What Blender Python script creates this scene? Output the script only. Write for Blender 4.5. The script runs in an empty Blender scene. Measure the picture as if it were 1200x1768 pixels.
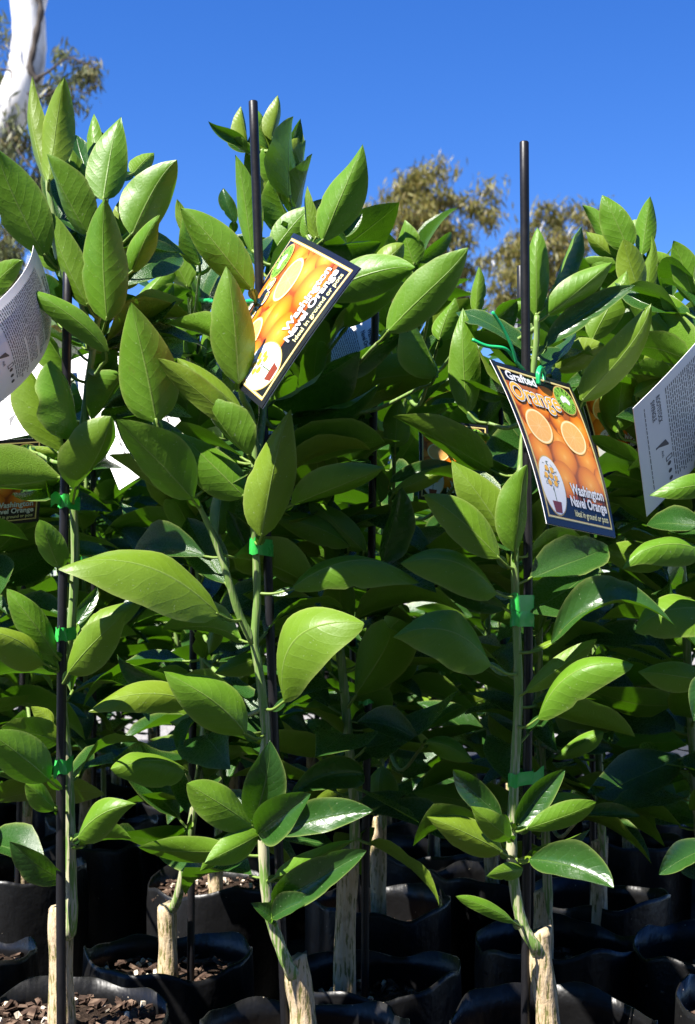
import bpy, bmesh, math, random
from mathutils import Vector, Matrix, noise
R = math.radians
rnd = random.Random(7)
scene = bpy.context.scene
C = scene.collection

# ------------------------------------------------------------------ camera, sky, sun, exposure
F, CX, HY, ZC = 2476.0, 600.0, 1025.0, 0.60      # focal length (photo pixels), centre, horizon line, eye height
cam_d = bpy.data.cameras.new('camera'); cam = bpy.data.objects.new('camera', cam_d); C.objects.link(cam)
cam.location = (0, 0, ZC); cam.rotation_euler = (R(90), 0, 0)
cam_d.sensor_fit = 'VERTICAL'; cam_d.sensor_height = 36; cam_d.lens = F / 1768 * 36
cam_d.shift_y = (HY - 884) / 1768
cam_d.clip_start = 0.02; cam_d.clip_end = 3000
cam_d.dof.use_dof = True; cam_d.dof.focus_distance = 1.33; cam_d.dof.aperture_fstop = 16
scene.camera = cam

SUN_LEFT, SUN_EL = 51.0, 55.0                     # degrees left of straight behind the camera, elevation
sdir = Vector((-math.sin(R(SUN_LEFT)) * math.cos(R(SUN_EL)), -math.cos(R(SUN_LEFT)) * math.cos(R(SUN_EL)), math.sin(R(SUN_EL))))
w = bpy.data.worlds.new('World'); scene.world = w; w.use_nodes = True
nt = w.node_tree; nt.nodes.clear()
sky = nt.nodes.new('ShaderNodeTexSky'); sky.sky_type = 'NISHITA'; sky.sun_disc = False
sky.sun_elevation = R(SUN_EL); sky.sun_rotation = math.atan2(sdir.x, sdir.y)
sky.altitude = 1500; sky.air_density = 1.0; sky.dust_density = 0.0; sky.ozone_density = 4.0
hs = nt.nodes.new('ShaderNodeHueSaturation'); hs.inputs['Saturation'].default_value = 1.30; hs.inputs['Hue'].default_value = 0.516
bg = nt.nodes.new('ShaderNodeBackground'); bg.inputs[1].default_value = 0.081
wo = nt.nodes.new('ShaderNodeOutputWorld')
nt.links.new(sky.outputs[0], hs.inputs['Color']); nt.links.new(hs.outputs[0], bg.inputs[0]); nt.links.new(bg.outputs[0], wo.inputs[0])
sl = bpy.data.lights.new('sun', 'SUN'); sl.energy = 5.0; sl.angle = R(0.53); sl.color = (1.0, 0.955, 0.88)
so = bpy.data.objects.new('sun', sl); C.objects.link(so)
so.rotation_euler = (-sdir).to_track_quat('-Z', 'Y').to_euler()
vs = scene.view_settings
vs.view_transform = 'Standard'; vs.look = 'None'; vs.exposure = 1.42; vs.gamma = 1; vs.use_curve_mapping = False
scene.cycles.max_bounces = 6; scene.cycles.diffuse_bounces = 1; scene.cycles.glossy_bounces = 2; scene.cycles.transmission_bounces = 4; scene.cycles.transparent_max_bounces = 6

# ------------------------------------------------------------------ helpers
def at(px, py, Y):
    return Vector(((px - CX) / F * Y, Y, ZC + (HY - py) / F * Y))
def tag(o, label=None, cat=None, group=None, kind=None):
    if label: o['label'] = label
    if cat: o['category'] = cat
    if group: o['group'] = group
    if kind: o['kind'] = kind
    return o
def mesh(name, verts, faces, uvs=None, smooth=True, mats=(), fm=None):
    m = bpy.data.meshes.new(name); m.from_pydata([tuple(v) for v in verts], [], faces)
    if uvs:
        l = m.uv_layers.new(name='UVMap')
        idx = [0] * len(m.loops); m.loops.foreach_get('vertex_index', idx)
        flat = []
        for i in idx: flat += [uvs[i][0], uvs[i][1]]
        l.data.foreach_set('uv', flat)
    for k in mats: m.materials.append(k)
    if fm: m.polygons.foreach_set('material_index', fm)
    if smooth: m.polygons.foreach_set('use_smooth', [True] * len(m.polygons))
    m.update(); return m
def obj(name, m, parent=None, loc=None):
    o = bpy.data.objects.new(name, m); C.objects.link(o)
    if parent: o.parent = parent
    if loc is not None: o.location = loc
    return o
def empty(name, loc): 
    o = bpy.data.objects.new(name, None); C.objects.link(o); o.location = loc; o.empty_display_size = .05
    return o
def smoothpath(pts, n):
    """Catmull-Rom through points (Vectors), n samples per span"""
    out = []
    P = [pts[0] * 2 - pts[1]] + list(pts) + [pts[-1] * 2 - pts[-2]]
    for i in range(1, len(P) - 2):
        for k in range(n):
            t = k / n
            a, b, c, d = P[i - 1], P[i], P[i + 1], P[i + 2]
            out.append(0.5 * ((2 * b) + (c - a) * t + (2 * a - 5 * b + 4 * c - d) * t * t + (3 * b - a - 3 * c + d) * t ** 3))
    out.append(pts[-1].copy()); return out
def tube_geo(path, rad, ns=8, cap=True, rough=0.0, seed=0, v0=0, ucirc=True):
    """verts, faces, uvs of a tube along path; rad = list or function(t)"""
    V, Fc, U = [], [], []
    n = len(path); up = Vector((0.13, 0.95, 0.2)).normalized(); ln = 0
    for i, p in enumerate(path):
        d = (path[min(i + 1, n - 1)] - path[max(i - 1, 0)]).normalized()
        if i: ln += (p - path[i - 1]).length
        a = d.cross(up)
        if a.length < 1e-3: a = d.cross(Vector((1, 0, 0)))
        a.normalize(); b = a.cross(d)
        r = rad(i / (n - 1)) if callable(rad) else rad[i]
        for k in range(ns):
            an = 2 * math.pi * k / ns
            q = math.cos(an) * a + math.sin(an) * b
            rr = r
            if rough: rr *= 1 + rough * noise.noise(Vector((p.x * 60 + q.x * 1.3 + seed, p.y * 60 + q.y * 1.3, p.z * 25 + q.z)))
            V.append(p + q * rr); U.append((k / ns, ln))
    for i in range(n - 1):
        for k in range(ns):
            k2 = (k + 1) % ns
            Fc.append((v0 + i * ns + k, v0 + i * ns + k2, v0 + (i + 1) * ns + k2, v0 + (i + 1) * ns + k))
    if cap:
        Fc.append(tuple(v0 + k for k in range(ns))[::-1]); Fc.append(tuple(v0 + (n - 1) * ns + k for k in range(ns)))
    return V, Fc, U
def rel(V, root): 
    l = root.location
    return [v - l for v in V]

# ------------------------------------------------------------------ materials
class NT:
    def __init__(s, name):
        s.m = bpy.data.materials.new(name); s.m.use_nodes = True; s.t = s.m.node_tree; s.t.nodes.clear()
        s.out = s.n('ShaderNodeOutputMaterial')
    def n(s, typ, **kw):
        x = s.t.nodes.new(typ)
        for k, v in kw.items(): setattr(x, k, v)
        return x
    def l(s, a, b): s.t.links.new(a, b)
    def math(s, op, a, b=None, c=None, clamp=False):
        x = s.n('ShaderNodeMath', operation=op); x.use_clamp = clamp
        for i, q in enumerate((a, b, c)):
            if q is None: continue
            if isinstance(q, (int, float)): x.inputs[i].default_value = q
            else: s.l(q, x.inputs[i])
        return x.outputs[0]
    def mix(s, f, a, b, blend='MIX'):
        x = s.n('ShaderNodeMix', data_type='RGBA', blend_type=blend)
        for i, q in ((0, f), (6, a), (7, b)):
            if isinstance(q, (int, float)): x.inputs[i].default_value = q
            elif isinstance(q, tuple): x.inputs[i].default_value = (*q, 1)
            else: s.l(q, x.inputs[i])
        return x.outputs[2]
    def fmix(s, f, a, b):
        x = s.n('ShaderNodeMix', data_type='FLOAT')
        for i, q in ((0, f), (2, a), (3, b)):
            if isinstance(q, (int, float)): x.inputs[i].default_value = q
            else: s.l(q, x.inputs[i])
        return x.outputs[0]
    def ramp(s, f, stops):
        x = s.n('ShaderNodeValToRGB'); e = x.color_ramp.elements
        while len(e) < len(stops): e.new(.5)
        for q, (p, c) in zip(e, stops): q.position = p; q.color = (*c, 1) if isinstance(c, tuple) else (c, c, c, 1)
        s.l(f, x.inputs[0]); return x.outputs[0]
    def noise(s, vec, scale, detail=3, rough=.55, dim='3D'):
        x = s.n('ShaderNodeTexNoise'); x.inputs['Scale'].default_value = scale
        x.inputs['Detail'].default_value = detail; x.inputs['Roughness'].default_value = rough
        if vec is not None: s.l(vec, x.inputs['Vector'])
        return x.outputs[0]
    def mapping(s, vec, sc=(1, 1, 1), loc=(0, 0, 0)):
        x = s.n('ShaderNodeMapping'); x.inputs['Scale'].default_value = sc; x.inputs['Location'].default_value = loc
        s.l(vec, x.inputs[0]); return x.outputs[0]
    def bump(s, h, strength, dist):
        x = s.n('ShaderNodeBump'); x.inputs['Strength'].default_value = strength; x.inputs['Distance'].default_value = dist
        s.l(h, x.inputs['Height']); return x.outputs[0]
    def principled(s, col, rough=.5, normal=None, spec=.5, coat=0):
        p = s.n('ShaderNodeBsdfPrincipled')
        for k, q in (('Base Color', col), ('Roughness', rough), ('Specular IOR Level', spec)):
            if isinstance(q, (int, float)): p.inputs[k].default_value = q
            elif isinstance(q, tuple): p.inputs[k].default_value = (*q, 1)
            else: s.l(q, p.inputs[k])
        if normal is not None: s.l(normal, p.inputs['Normal'])
        p.inputs['Coat Weight'].default_value = coat
        return p.outputs[0]
    def done(s, sh): s.l(sh, s.out.inputs[0]); return s.m

def leaf_material():
    a = NT('citrus_leaf')
    uv = a.n('ShaderNodeUVMap').outputs[0]; tc = a.n('ShaderNodeTexCoord').outputs['Object']
    oi = a.n('ShaderNodeObjectInfo').outputs['Random']; geo = a.n('ShaderNodeNewGeometry')
    back = geo.outputs['Backfacing']
    sp = a.n('ShaderNodeSeparateXYZ'); a.l(uv, sp.inputs[0]); U, Vv = sp.outputs[0], sp.outputs[1]
    us = a.math('SUBTRACT', U, .5); au = a.math('MULTIPLY', a.math('ABSOLUTE', us), 2)
    nz = a.noise(tc, 55, 2)
    big = a.noise(tc, 22, 2)
    side = a.math('MULTIPLY', a.math('GREATER_THAN', us, 0), .37)
    # side veins sweep up and outwards
    ph = a.math('SUBTRACT', a.math('MULTIPLY', Vv, 9.0), a.math('MULTIPLY', a.math('POWER', au, 1.25), 2.1))
    ph = a.math('ADD', a.math('ADD', ph, side), a.math('MULTIPLY', big, 1.5))
    fr = a.math('FRACT', a.math('ADD', ph, 20)); d = a.math('ABSOLUTE', a.math('SUBTRACT', fr, .5))     # 0 at vein, .5 between
    vein = a.math('SUBTRACT', 1, a.math('MULTIPLY', d, 15), clamp=True)
    vein = a.math('MULTIPLY', vein, a.math('SUBTRACT', 1.0, a.math('POWER', au, 4)), clamp=True)
    quilt = a.math('SINE', a.math('MULTIPLY', d, math.pi))
    mid = a.math('SUBTRACT', 1, a.math('MULTIPLY', au, a.math('ADD', 14, a.math('MULTIPLY', Vv, 22))), clamp=True)
    # net of fine veins
    vo = a.n('ShaderNodeTexVoronoi', feature='DISTANCE_TO_EDGE'); vo.inputs['Scale'].default_value = 260; a.l(tc, vo.inputs['Vector'])
    net = a.math('MULTIPLY', vo.outputs[0], 3, clamp=True)
    # under side
    un = a.mix(nz, (.082, .200, .010), (.124, .262, .016))
    un = a.mix(a.ramp(oi, [(.0, .0), (.5, .12), (.8, .5), (1.0, 1.0)]), un, (.168, .245, .018))
    un = a.mix(a.math('MULTIPLY', vein, .24), un, (.210, .330, .060))
    un = a.mix(a.math('MULTIPLY', mid, .85), un, (.225, .330, .070))
    # upper side
    tp = a.mix(nz, (.016, .060, .010), (.028, .088, .015))
    tp = a.mix(a.math('MULTIPLY', oi, .5), tp, (.034, .095, .013))
    tp = a.mix(a.math('MULTIPLY', vein, .25), tp, (.055, .13, .025))
    tp = a.mix(a.math('MULTIPLY', mid, .8), tp, (.10, .18, .04))
    col = a.mix(back, tp, un)
    # blemishes: small pale specks and a yellowing margin
    spk = a.math('GREATER_THAN', a.noise(tc, 420, 1, .4), .75)
    col = a.mix(a.math('MULTIPLY', spk, .30), col, (.42, .47, .30))
    scar = a.ramp(a.noise(tc, 34, 4, .7), [(.0, 0.0), (.66, 0.0), (.74, 1.0)])
    col = a.mix(a.math('MULTIPLY', scar, .42), col, (.16, .17, .035))
    edge = a.math('POWER', au, 14)
    col = a.mix(a.math('MULTIPLY', edge, .55), col, (.30, .36, .10))
    h = a.math('ADD', a.math('MULTIPLY', quilt, .17), a.math('MULTIPLY', a.noise(tc, 90, 3), .8))
    h = a.math('ADD', h, a.math('MULTIPLY', net, .10))
    h = a.math('SUBTRACT', h, a.math('MULTIPLY', mid, .9)); h = a.math('SUBTRACT', h, a.math('MULTIPLY', vein, .10))
    bn = a.bump(h, .45, .0010)
    rough = a.fmix(back, .28, .43)
    rough = a.math('ADD', rough, a.math('MULTIPLY', a.math('SUBTRACT', nz, .5), .2))
    sh = a.principled(col, rough, bn, a.fmix(back, .50, .36))
    tr = a.n('ShaderNodeBsdfTranslucent'); a.l(bn, tr.inputs['Normal'])
    tcol = a.mix(a.math('MULTIPLY', vein, .5), (.110, .310, .005), (.070, .190, .004))
    tcol = a.mix(a.math('MULTIPLY', mid, .8), tcol, (.16, .25, .03))
    a.l(tcol, tr.inputs[0])
    mx = a.n('ShaderNodeMixShader'); mx.inputs[0].default_value = .19
    a.l(sh, mx.inputs[1]); a.l(tr.outputs[0], mx.inputs[2])
    return a.done(mx.outputs[0])
def bark_material():
    a = NT('rootstock_bark'); uv = a.n('ShaderNodeUVMap').outputs[0]; tc = a.n('ShaderNodeTexCoord').outputs['Object']
    st = a.mapping(tc, (1, 1, .17))
    n1 = a.noise(st, 330, 4, .6); n2 = a.noise(tc, 60, 3)
    fis = a.ramp(n1, [(.0, 1.0), (.40, 1.0), (.47, 0.0)])
    col = a.mix(n2, (.45, .325, .185), (.62, .485, .31))
    col = a.mix(a.math('MULTIPLY', fis, .9), col, (.13, .135, .030))
    lines = a.ramp(n1, [(.54, 0.0), (.60, 1.0)])
    col = a.mix(a.math('MULTIPLY', lines, .45), col, (.58, .50, .37))
    col = a.mix(a.ramp(a.noise(tc, 28, 3), [(.58, 0.0), (.72, .6)]), col, (.22, .15, .09))
    h = a.math('ADD', n1, a.math('MULTIPLY', a.noise(tc, 240, 3), .3))
    return a.done(a.principled(col, .8, a.bump(h, .9, .0022), .25))
def stem_material():
    a = NT('green_stem'); tc = a.n('ShaderNodeTexCoord').outputs['Object']
    n1 = a.noise(a.mapping(tc, (1, 1, .06)), 420, 3); n2 = a.noise(tc, 35, 3)
    col = a.mix(n2, (.125, .235, .040), (.185, .290, .075))
    col = a.mix(a.ramp(n1, [(.52, 0.0), (.62, .6)]), col, (.33, .35, .17))
    sp = a.n('ShaderNodeSeparateXYZ'); a.l(tc, sp.inputs[0])
    low = a.math('MULTIPLY', a.math('SUBTRACT', .36, sp.outputs[2]), 7, clamp=True)          # old wood near the graft is striped grey
    col = a.mix(a.math('MULTIPLY', low, a.ramp(n1, [(.46, 0.0), (.54, .85)])), col, (.48, .44, .30))
    return a.done(a.principled(col, .5, a.bump(n1, .5, .0012), .4))
def simple(name, c1, c2=None, scale=80, rough=.5, bump=0, bdist=.001, spec=.5, coat=0):
    a = NT(name); tc = a.n('ShaderNodeTexCoord').outputs['Object']
    n1 = a.noise(tc, scale, 4)
    col = a.mix(n1, c1, c2 or tuple(x * 1.25 for x in c1))
    rg = a.math('ADD', rough - .08, a.math('MULTIPLY', n1, .16))
    return a.done(a.principled(col, rg, a.bump(n1, bump, bdist) if bump else None, spec, coat))
def bag_material():
    a = NT('black_poly_bag'); tc = a.n('ShaderNodeTexCoord').outputs['Object']
    n1 = a.noise(tc, 18, 4, .6); n2 = a.noise(a.mapping(tc, (1, 1, .3)), 45, 3)
    dust = a.ramp(a.noise(tc, 9, 5, .7), [(.45, 0.0), (.75, .5)])
    vo = a.n('ShaderNodeTexVoronoi'); vo.inputs['Scale'].default_value = 130; a.l(tc, vo.inputs['Vector'])
    spk = a.math('MULTIPLY', a.math('LESS_THAN', vo.outputs['Distance'], .11), a.math('GREATER_THAN', a.noise(tc, 30, 2), .60))
    col = a.mix(a.math('MULTIPLY', dust, .35), (.006, .006, .0065), (.030, .027, .024))
    col = a.mix(a.math('MULTIPLY', spk, .8), col, (.30, .26, .20))
    h = a.math('ADD', n1, a.math('MULTIPLY', n2, .5))
    rough = a.math('ADD', .36, a.math('MULTIPLY', dust, .35))
    return a.done(a.principled(col, rough, a.bump(h, .5, .006), .35))
def soil_material():
    a = NT('potting_mix'); tc = a.n('ShaderNodeTexCoord').outputs['Object']
    n1 = a.noise(tc, 140, 5, .7)
    col = a.ramp(n1, [(.25, (.010, .007, .005)), (.5, (.032, .021, .015)), (.75, (.090, .060, .043))])
    return a.done(a.principled(col, .95, a.bump(n1, 1, .006), .1))
def chip_material():
    a = NT('bark_chip'); tc = a.n('ShaderNodeTexCoord').outputs['Object']
    n0 = a.noise(tc, 75, 1); n1 = a.noise(a.mapping(tc, (1, .3, 1)), 260, 3)
    col = a.ramp(n0, [(.3, (.022, .014, .010)), (.5, (.070, .042, .029)), (.68, (.22, .15, .105))])
    col = a.mix(a.math('MULTIPLY', n1, .5), col, (.05, .03, .022))
    return a.done(a.principled(col, .9, a.bump(n1, .6, .002), .2))
def ground_material():
    a = NT('gravel'); tc = a.n('ShaderNodeTexCoord').outputs['Object']
    vo = a.n('ShaderNodeTexVoronoi'); vo.inputs['Scale'].default_value = 45; a.l(tc, vo.inputs['Vector'])
    n = a.noise(tc, 3, 5); sp = a.n('ShaderNodeSeparateColor'); a.l(vo.outputs['Color'], sp.inputs[0])
    col = a.mix(sp.outputs[0], (.20, .19, .175), (.36, .345, .33)); col = a.mix(a.math('MULTIPLY', n, .5), col, (.22, .19, .15))
    return a.done(a.principled(col, .9, a.bump(vo.outputs['Distance'], .8, .012), .2))
def gum_bark():
    a = NT('gum_bark'); tc = a.n('ShaderNodeTexCoord').outputs['Object']
    n1 = a.noise(a.mapping(tc, (1, 1, .35)), 5, 5, .65); n2 = a.noise(tc, 22, 4)
    col = a.ramp(n1, [(.32, (.30, .25, .21)), (.42, (.58, .55, .51)), (.6, (.80, .78, .75))])
    col = a.mix(a.ramp(n2, [(.62, 0.0), (.75, .5)]), col, (.25, .2, .17))
    return a.done(a.principled(col, .75, a.bump(n1, .4, .02), .2))
def gum_leaf(name, c1, c2, c3):
    a = NT(name); oi = a.n('ShaderNodeTexCoord').outputs['Object']
    n1 = a.noise(oi, .9, 2); n2 = a.noise(oi, 7, 2)
    col = a.mix(n1, c1, c2); col = a.mix(a.ramp(n2, [(.5, 0.0), (.66, .8)]), col, c3)
    sh = a.principled(col, .5, None, .4)
    tr = a.n('ShaderNodeBsdfTranslucent'); a.l(col, tr.inputs[0])
    mx = a.n('ShaderNodeMixShader'); mx.inputs[0].default_value = .25; a.l(sh, mx.inputs[1]); a.l(tr.outputs[0], mx.inputs[2])
    return a.done(mx.outputs[0])
def ink(name, c, rough=.32):
    a = NT(name); tc = a.n('ShaderNodeTexCoord').outputs['Object']
    n = a.noise(tc, 30, 3)
    return a.done(a.principled(a.mix(a.math('MULTIPLY', n, .15), c, tuple(x * .85 for x in c)), rough, None, .45))
def orange_ink():
    """printed photograph of an orange: UV is the unit disc of the fruit"""
    a = NT('print_orange'); uv = a.n('ShaderNodeUVMap').outputs[0]
    sp = a.n('ShaderNodeSeparateXYZ'); a.l(uv, sp.inputs[0])
    x = a.math('ADD', sp.outputs[0], -.12); y = a.math('ADD', sp.outputs[1], -.18)
    r = a.math('SQRT', a.math('ADD', a.math('MULTIPLY', x, x), a.math('MULTIPLY', y, y)))
    nz = a.noise(uv, 16, 2)
    r2 = a.math('ADD', r, a.math('MULTIPLY', a.math('SUBTRACT', nz, .5), .10))
    col = a.ramp(r2, [(.0, (.95, .46, .10)), (.16, (.90, .34, .035)), (.55, (.82, .235, .012)), (.85, (.62, .130, .006)), (1.0, (.30, .05, .004))])
    return a.done(a.principled(col, .3, None, .45))
def slice_ink():
    a = NT('print_slice'); uv = a.n('ShaderNodeUVMap').outputs[0]
    sp = a.n('ShaderNodeSeparateXYZ'); a.l(uv, sp.inputs[0])
    r = a.math('SQRT', a.math('ADD', a.math('MULTIPLY', sp.outputs[0], sp.outputs[0]), a.math('MULTIPLY', sp.outputs[1], sp.outputs[1])))
    an = a.math('ARCTAN2', sp.outputs[1], sp.outputs[0])
    seg = a.math('ABSOLUTE', a.math('SINE', a.math('MULTIPLY', an, 5)))
    lines = a.math('SUBTRACT', 1, a.math('MULTIPLY', a.math('MULTIPLY', seg, r), 9), clamp=True)
    nz = a.noise(uv, 14, 3)
    col = a.mix(nz, (.86, .36, .05), (.95, .56, .20))
    col = a.mix(a.math('MULTIPLY', lines, .55), col, (.96, .70, .36))
    rim = a.ramp(r, [(.84, 0.0), (.88, 1.0)]); col = a.mix(rim, col, (.95, .80, .42))
    sk = a.ramp(r, [(.95, 0.0), (.975, 1.0)]); col = a.mix(sk, col, (.88, .40, .04))
    return a.done(a.principled(col, .3, None, .45))

M = dict(
    leaf=leaf_material(), bark=bark_material(), stem=stem_material(), bag=bag_material(), soil=soil_material(), chip=chip_material(),
    stake=simple('black_stake', (.006, .006, .008), (.014, .013, .014), 90, .40, .3, .0008, .4),
    tape=simple('green_tie_tape', (.030, .42, .060), (.050, .52, .085), 60, .30, .25, .001),
    cord=simple('green_twist_tie', (.010, .36, .115), (.016, .44, .14), 90, .35),
    wood=simple('cut_wood', (.42, .32, .19), (.55, .44, .29), 240, .8, .5, .001),
    pellet=simple('fertiliser_pellet', (.62, .50, .34), (.75, .68, .58), 90, .6),
    mat=simple('weed_mat', (.012, .012, .013), (.028, .026, .024), 50, .75, .5, .004),
    ground=ground_material(), gum=gum_bark(), seam=simple('dark_bark_seam', (.030, .024, .020), (.09, .07, .055), 12, .9),
    gumleaf=gum_leaf('gum_leaf_near', (.085, .110, .040), (.140, .150, .055), (.175, .130, .045)),
    gumfar=gum_leaf('gum_leaf_far', (.105, .108, .020), (.185, .165, .032), (.225, .150, .034)),
    shade_hedge=gum_leaf('shade_hedge_leaf', (.030, .060, .012), (.050, .085, .018), (.060, .070, .020)),  # leaves of the added light-blocking screen behind the camera
    white=ink('label_stock', (.80, .80, .79), .38), black=ink('ink_black', (.010, .011, .016), .25), gold=ink('ink_gold', (.62, .42, .12)),
    iwhite=ink('ink_white', (.80, .80, .78)), iorange=ink('ink_orange', (.92, .46, .04)), cream=ink('ink_cream', (.80, .76, .36)),
    igreen=ink('ink_green', (.20, .46, .05)), ibrown=ink('ink_brown', (.20, .035, .022)), ileaf=ink('ink_leaf', (.06, .12, .03)),
    text=ink('ink_text', (.055, .055, .065), .5), brick=ink('ink_backdrop', (.40, .10, .02)), fruit=orange_ink(), slc=slice_ink())

# ------------------------------------------------------------------ setting
def sheet(name, x0, x1, y0, y1, z, mat, n=1):
    vs_, fs = [], []
    for j in range(n + 1):
        for i in range(n + 1):
            vs_.append((x0 + (x1 - x0) * i / n, y0 + (y1 - y0) * j / n, z))
    for j in range(n):
        for i in range(n):
            k = j * (n + 1) + i; fs.append((k, k + 1, k + n + 2, k + n + 1))
    return tag(obj(name, mesh(name, vs_, fs, mats=[mat], smooth=False)), kind='structure')
sheet('ground', -900, 900, -60, 1500, 0, M['ground'])
sheet('weed_mat_ground', -6.0, 6.0, -5.0, 5.85, .004, M['mat'])  # extended unseen past the camera to cut light bouncing off the gravel

# ------------------------------------------------------------------ leaves
def prof(t, p=.62, q=.86):
    m = p / (p + q)
    return (t ** p) * ((1 - t) ** q) / ((m ** p) * ((1 - m) ** q))
def blade(B, T, width, v, side, bend, fold, wav, curl=0, seed=0, ns=16, nh=4, pet=None, wing=True):
    """one citrus leaf: blade B->T, v = direction the seen side faces, side 'u' (under side seen) or 't' (upper side seen)"""
    rr = random.Random(seed); L = T - B; ln = L.length; l = L / ln
    v = (v - l * v.dot(l)).normalized(); s = l.cross(v)
    sg = -1 if side == 'u' else 1
    V, Fc, U = [], [], []
    p1, p2, p3 = rr.uniform(0, 6), rr.uniform(0, 6), rr.uniform(5, 9)
    P0, Q0 = rr.uniform(.50, .82), rr.uniform(.72, 1.02); asym = rr.uniform(-.11, .11); tipc = rr.uniform(-.07, .07); tw = rr.uniform(-.8, .8); tipb = rr.uniform(-.14, .08)
    nick = [(rr.uniform(.25, .85), rr.choice((-1, 1)), rr.uniform(.06, .22), rr.uniform(.012, .03)) for _ in range(rr.choice((0, 0, 1, 1, 2)))]
    for i in range(ns + 1):
        t = i / ns; te = 1 - (1 - t) ** 1.15
        c = B + L * te + v * (ln * bend * (4 * te * (1 - te) if bend < .14 else 4 * te * (1 - te) * (1 + .35 * (te - .5)))) + s * (ln * (curl * 4 * te * (1 - te) + tipc * te ** 6)) + v * (ln * tipb * te ** 4)
        hw = width * .5 * prof(min(max(te, .004), .9985), P0, Q0)
        ca, sa = math.cos(tw * (te - .45)), math.sin(tw * (te - .45)); s2, v2 = s * ca + v * sa, v * ca - s * sa
        for j in range(-nh, nh + 1):
            u = j / nh; hh = hw * (1 + asym * (1 if u > 0 else -1))
            for n0, ns_, nd, nw in nick:
                if u * ns_ > .5: hh *= 1 - nd * math.exp(-((te - n0) / nw) ** 2)
            f = fold * (.50 * abs(u) + .62 * u * u)
            wv = wav * width * (u * u) * (math.sin(p3 * te + (p1 if u > 0 else p2)) + .45 * math.sin(2.3 * p3 * te + p2 + (1.7 if u > 0 else 0)))
            bl = .010 * ln * noise.noise(Vector((u * 1.6 + seed * .37, te * 4, seed * .11)))
            edge = 1 + (.018 * math.sin(te * 95 + p1) if abs(j) == nh else 0)
            q = c + s2 * (u * hh * edge * math.cos(fold * .7 * abs(u))) + v2 * (sg * f * hh + sg * wv * prof(min(max(te, .01), .99)) + bl)
            V.append(q); U.append((u * .5 + .5, te))
    W = 2 * nh + 1
    for i in range(ns):
        for j in range(W - 1):
            a = i * W + j; f4 = (a, a + 1, a + W + 1, a + W)
            Fc.append(f4[::-1] if sg < 0 else f4)
    if pet:
        # petiole (thin stalk) with the small citrus wing
        pp = smoothpath(pet, 4); k0 = len(V)
        tv, tf, tu = tube_geo(pp, lambda t: .0016 - .0004 * t, 6, True, v0=k0)
        V += tv; Fc += tf; U += [(.5, .02)] * len(tv)
        if wing:
            n = len(pp); k0 = len(V); i0 = n // 3
            for i in range(i0, n):
                t = (i - i0) / max(1, n - 1 - i0); d = (pp[min(i + 1, n - 1)] - pp[i - 1]).normalized()
                ss = d.cross(v)
                if ss.length < .01: ss = s.copy()
                ss.normalize(); hw = (.0048 * math.sin(math.pi * min(1, t * .92 + .04)) ** .8 * (0.45 + t * .75)) + .0004
                for u in (-1, 0, 1): V.append(pp[i] + ss * hw * u + v * (.0008 * abs(u) * sg + .0005)); U.append((.5 + u * .38, .3 + t * .1))
            for i in range(n - i0 - 1):
                for j in (0, 1):
                    a = k0 + i * 3 + j; f4 = (a, a + 1, a + 4, a + 3); Fc.append(f4 if sg < 0 else f4[::-1])
    return V, Fc, U

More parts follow.
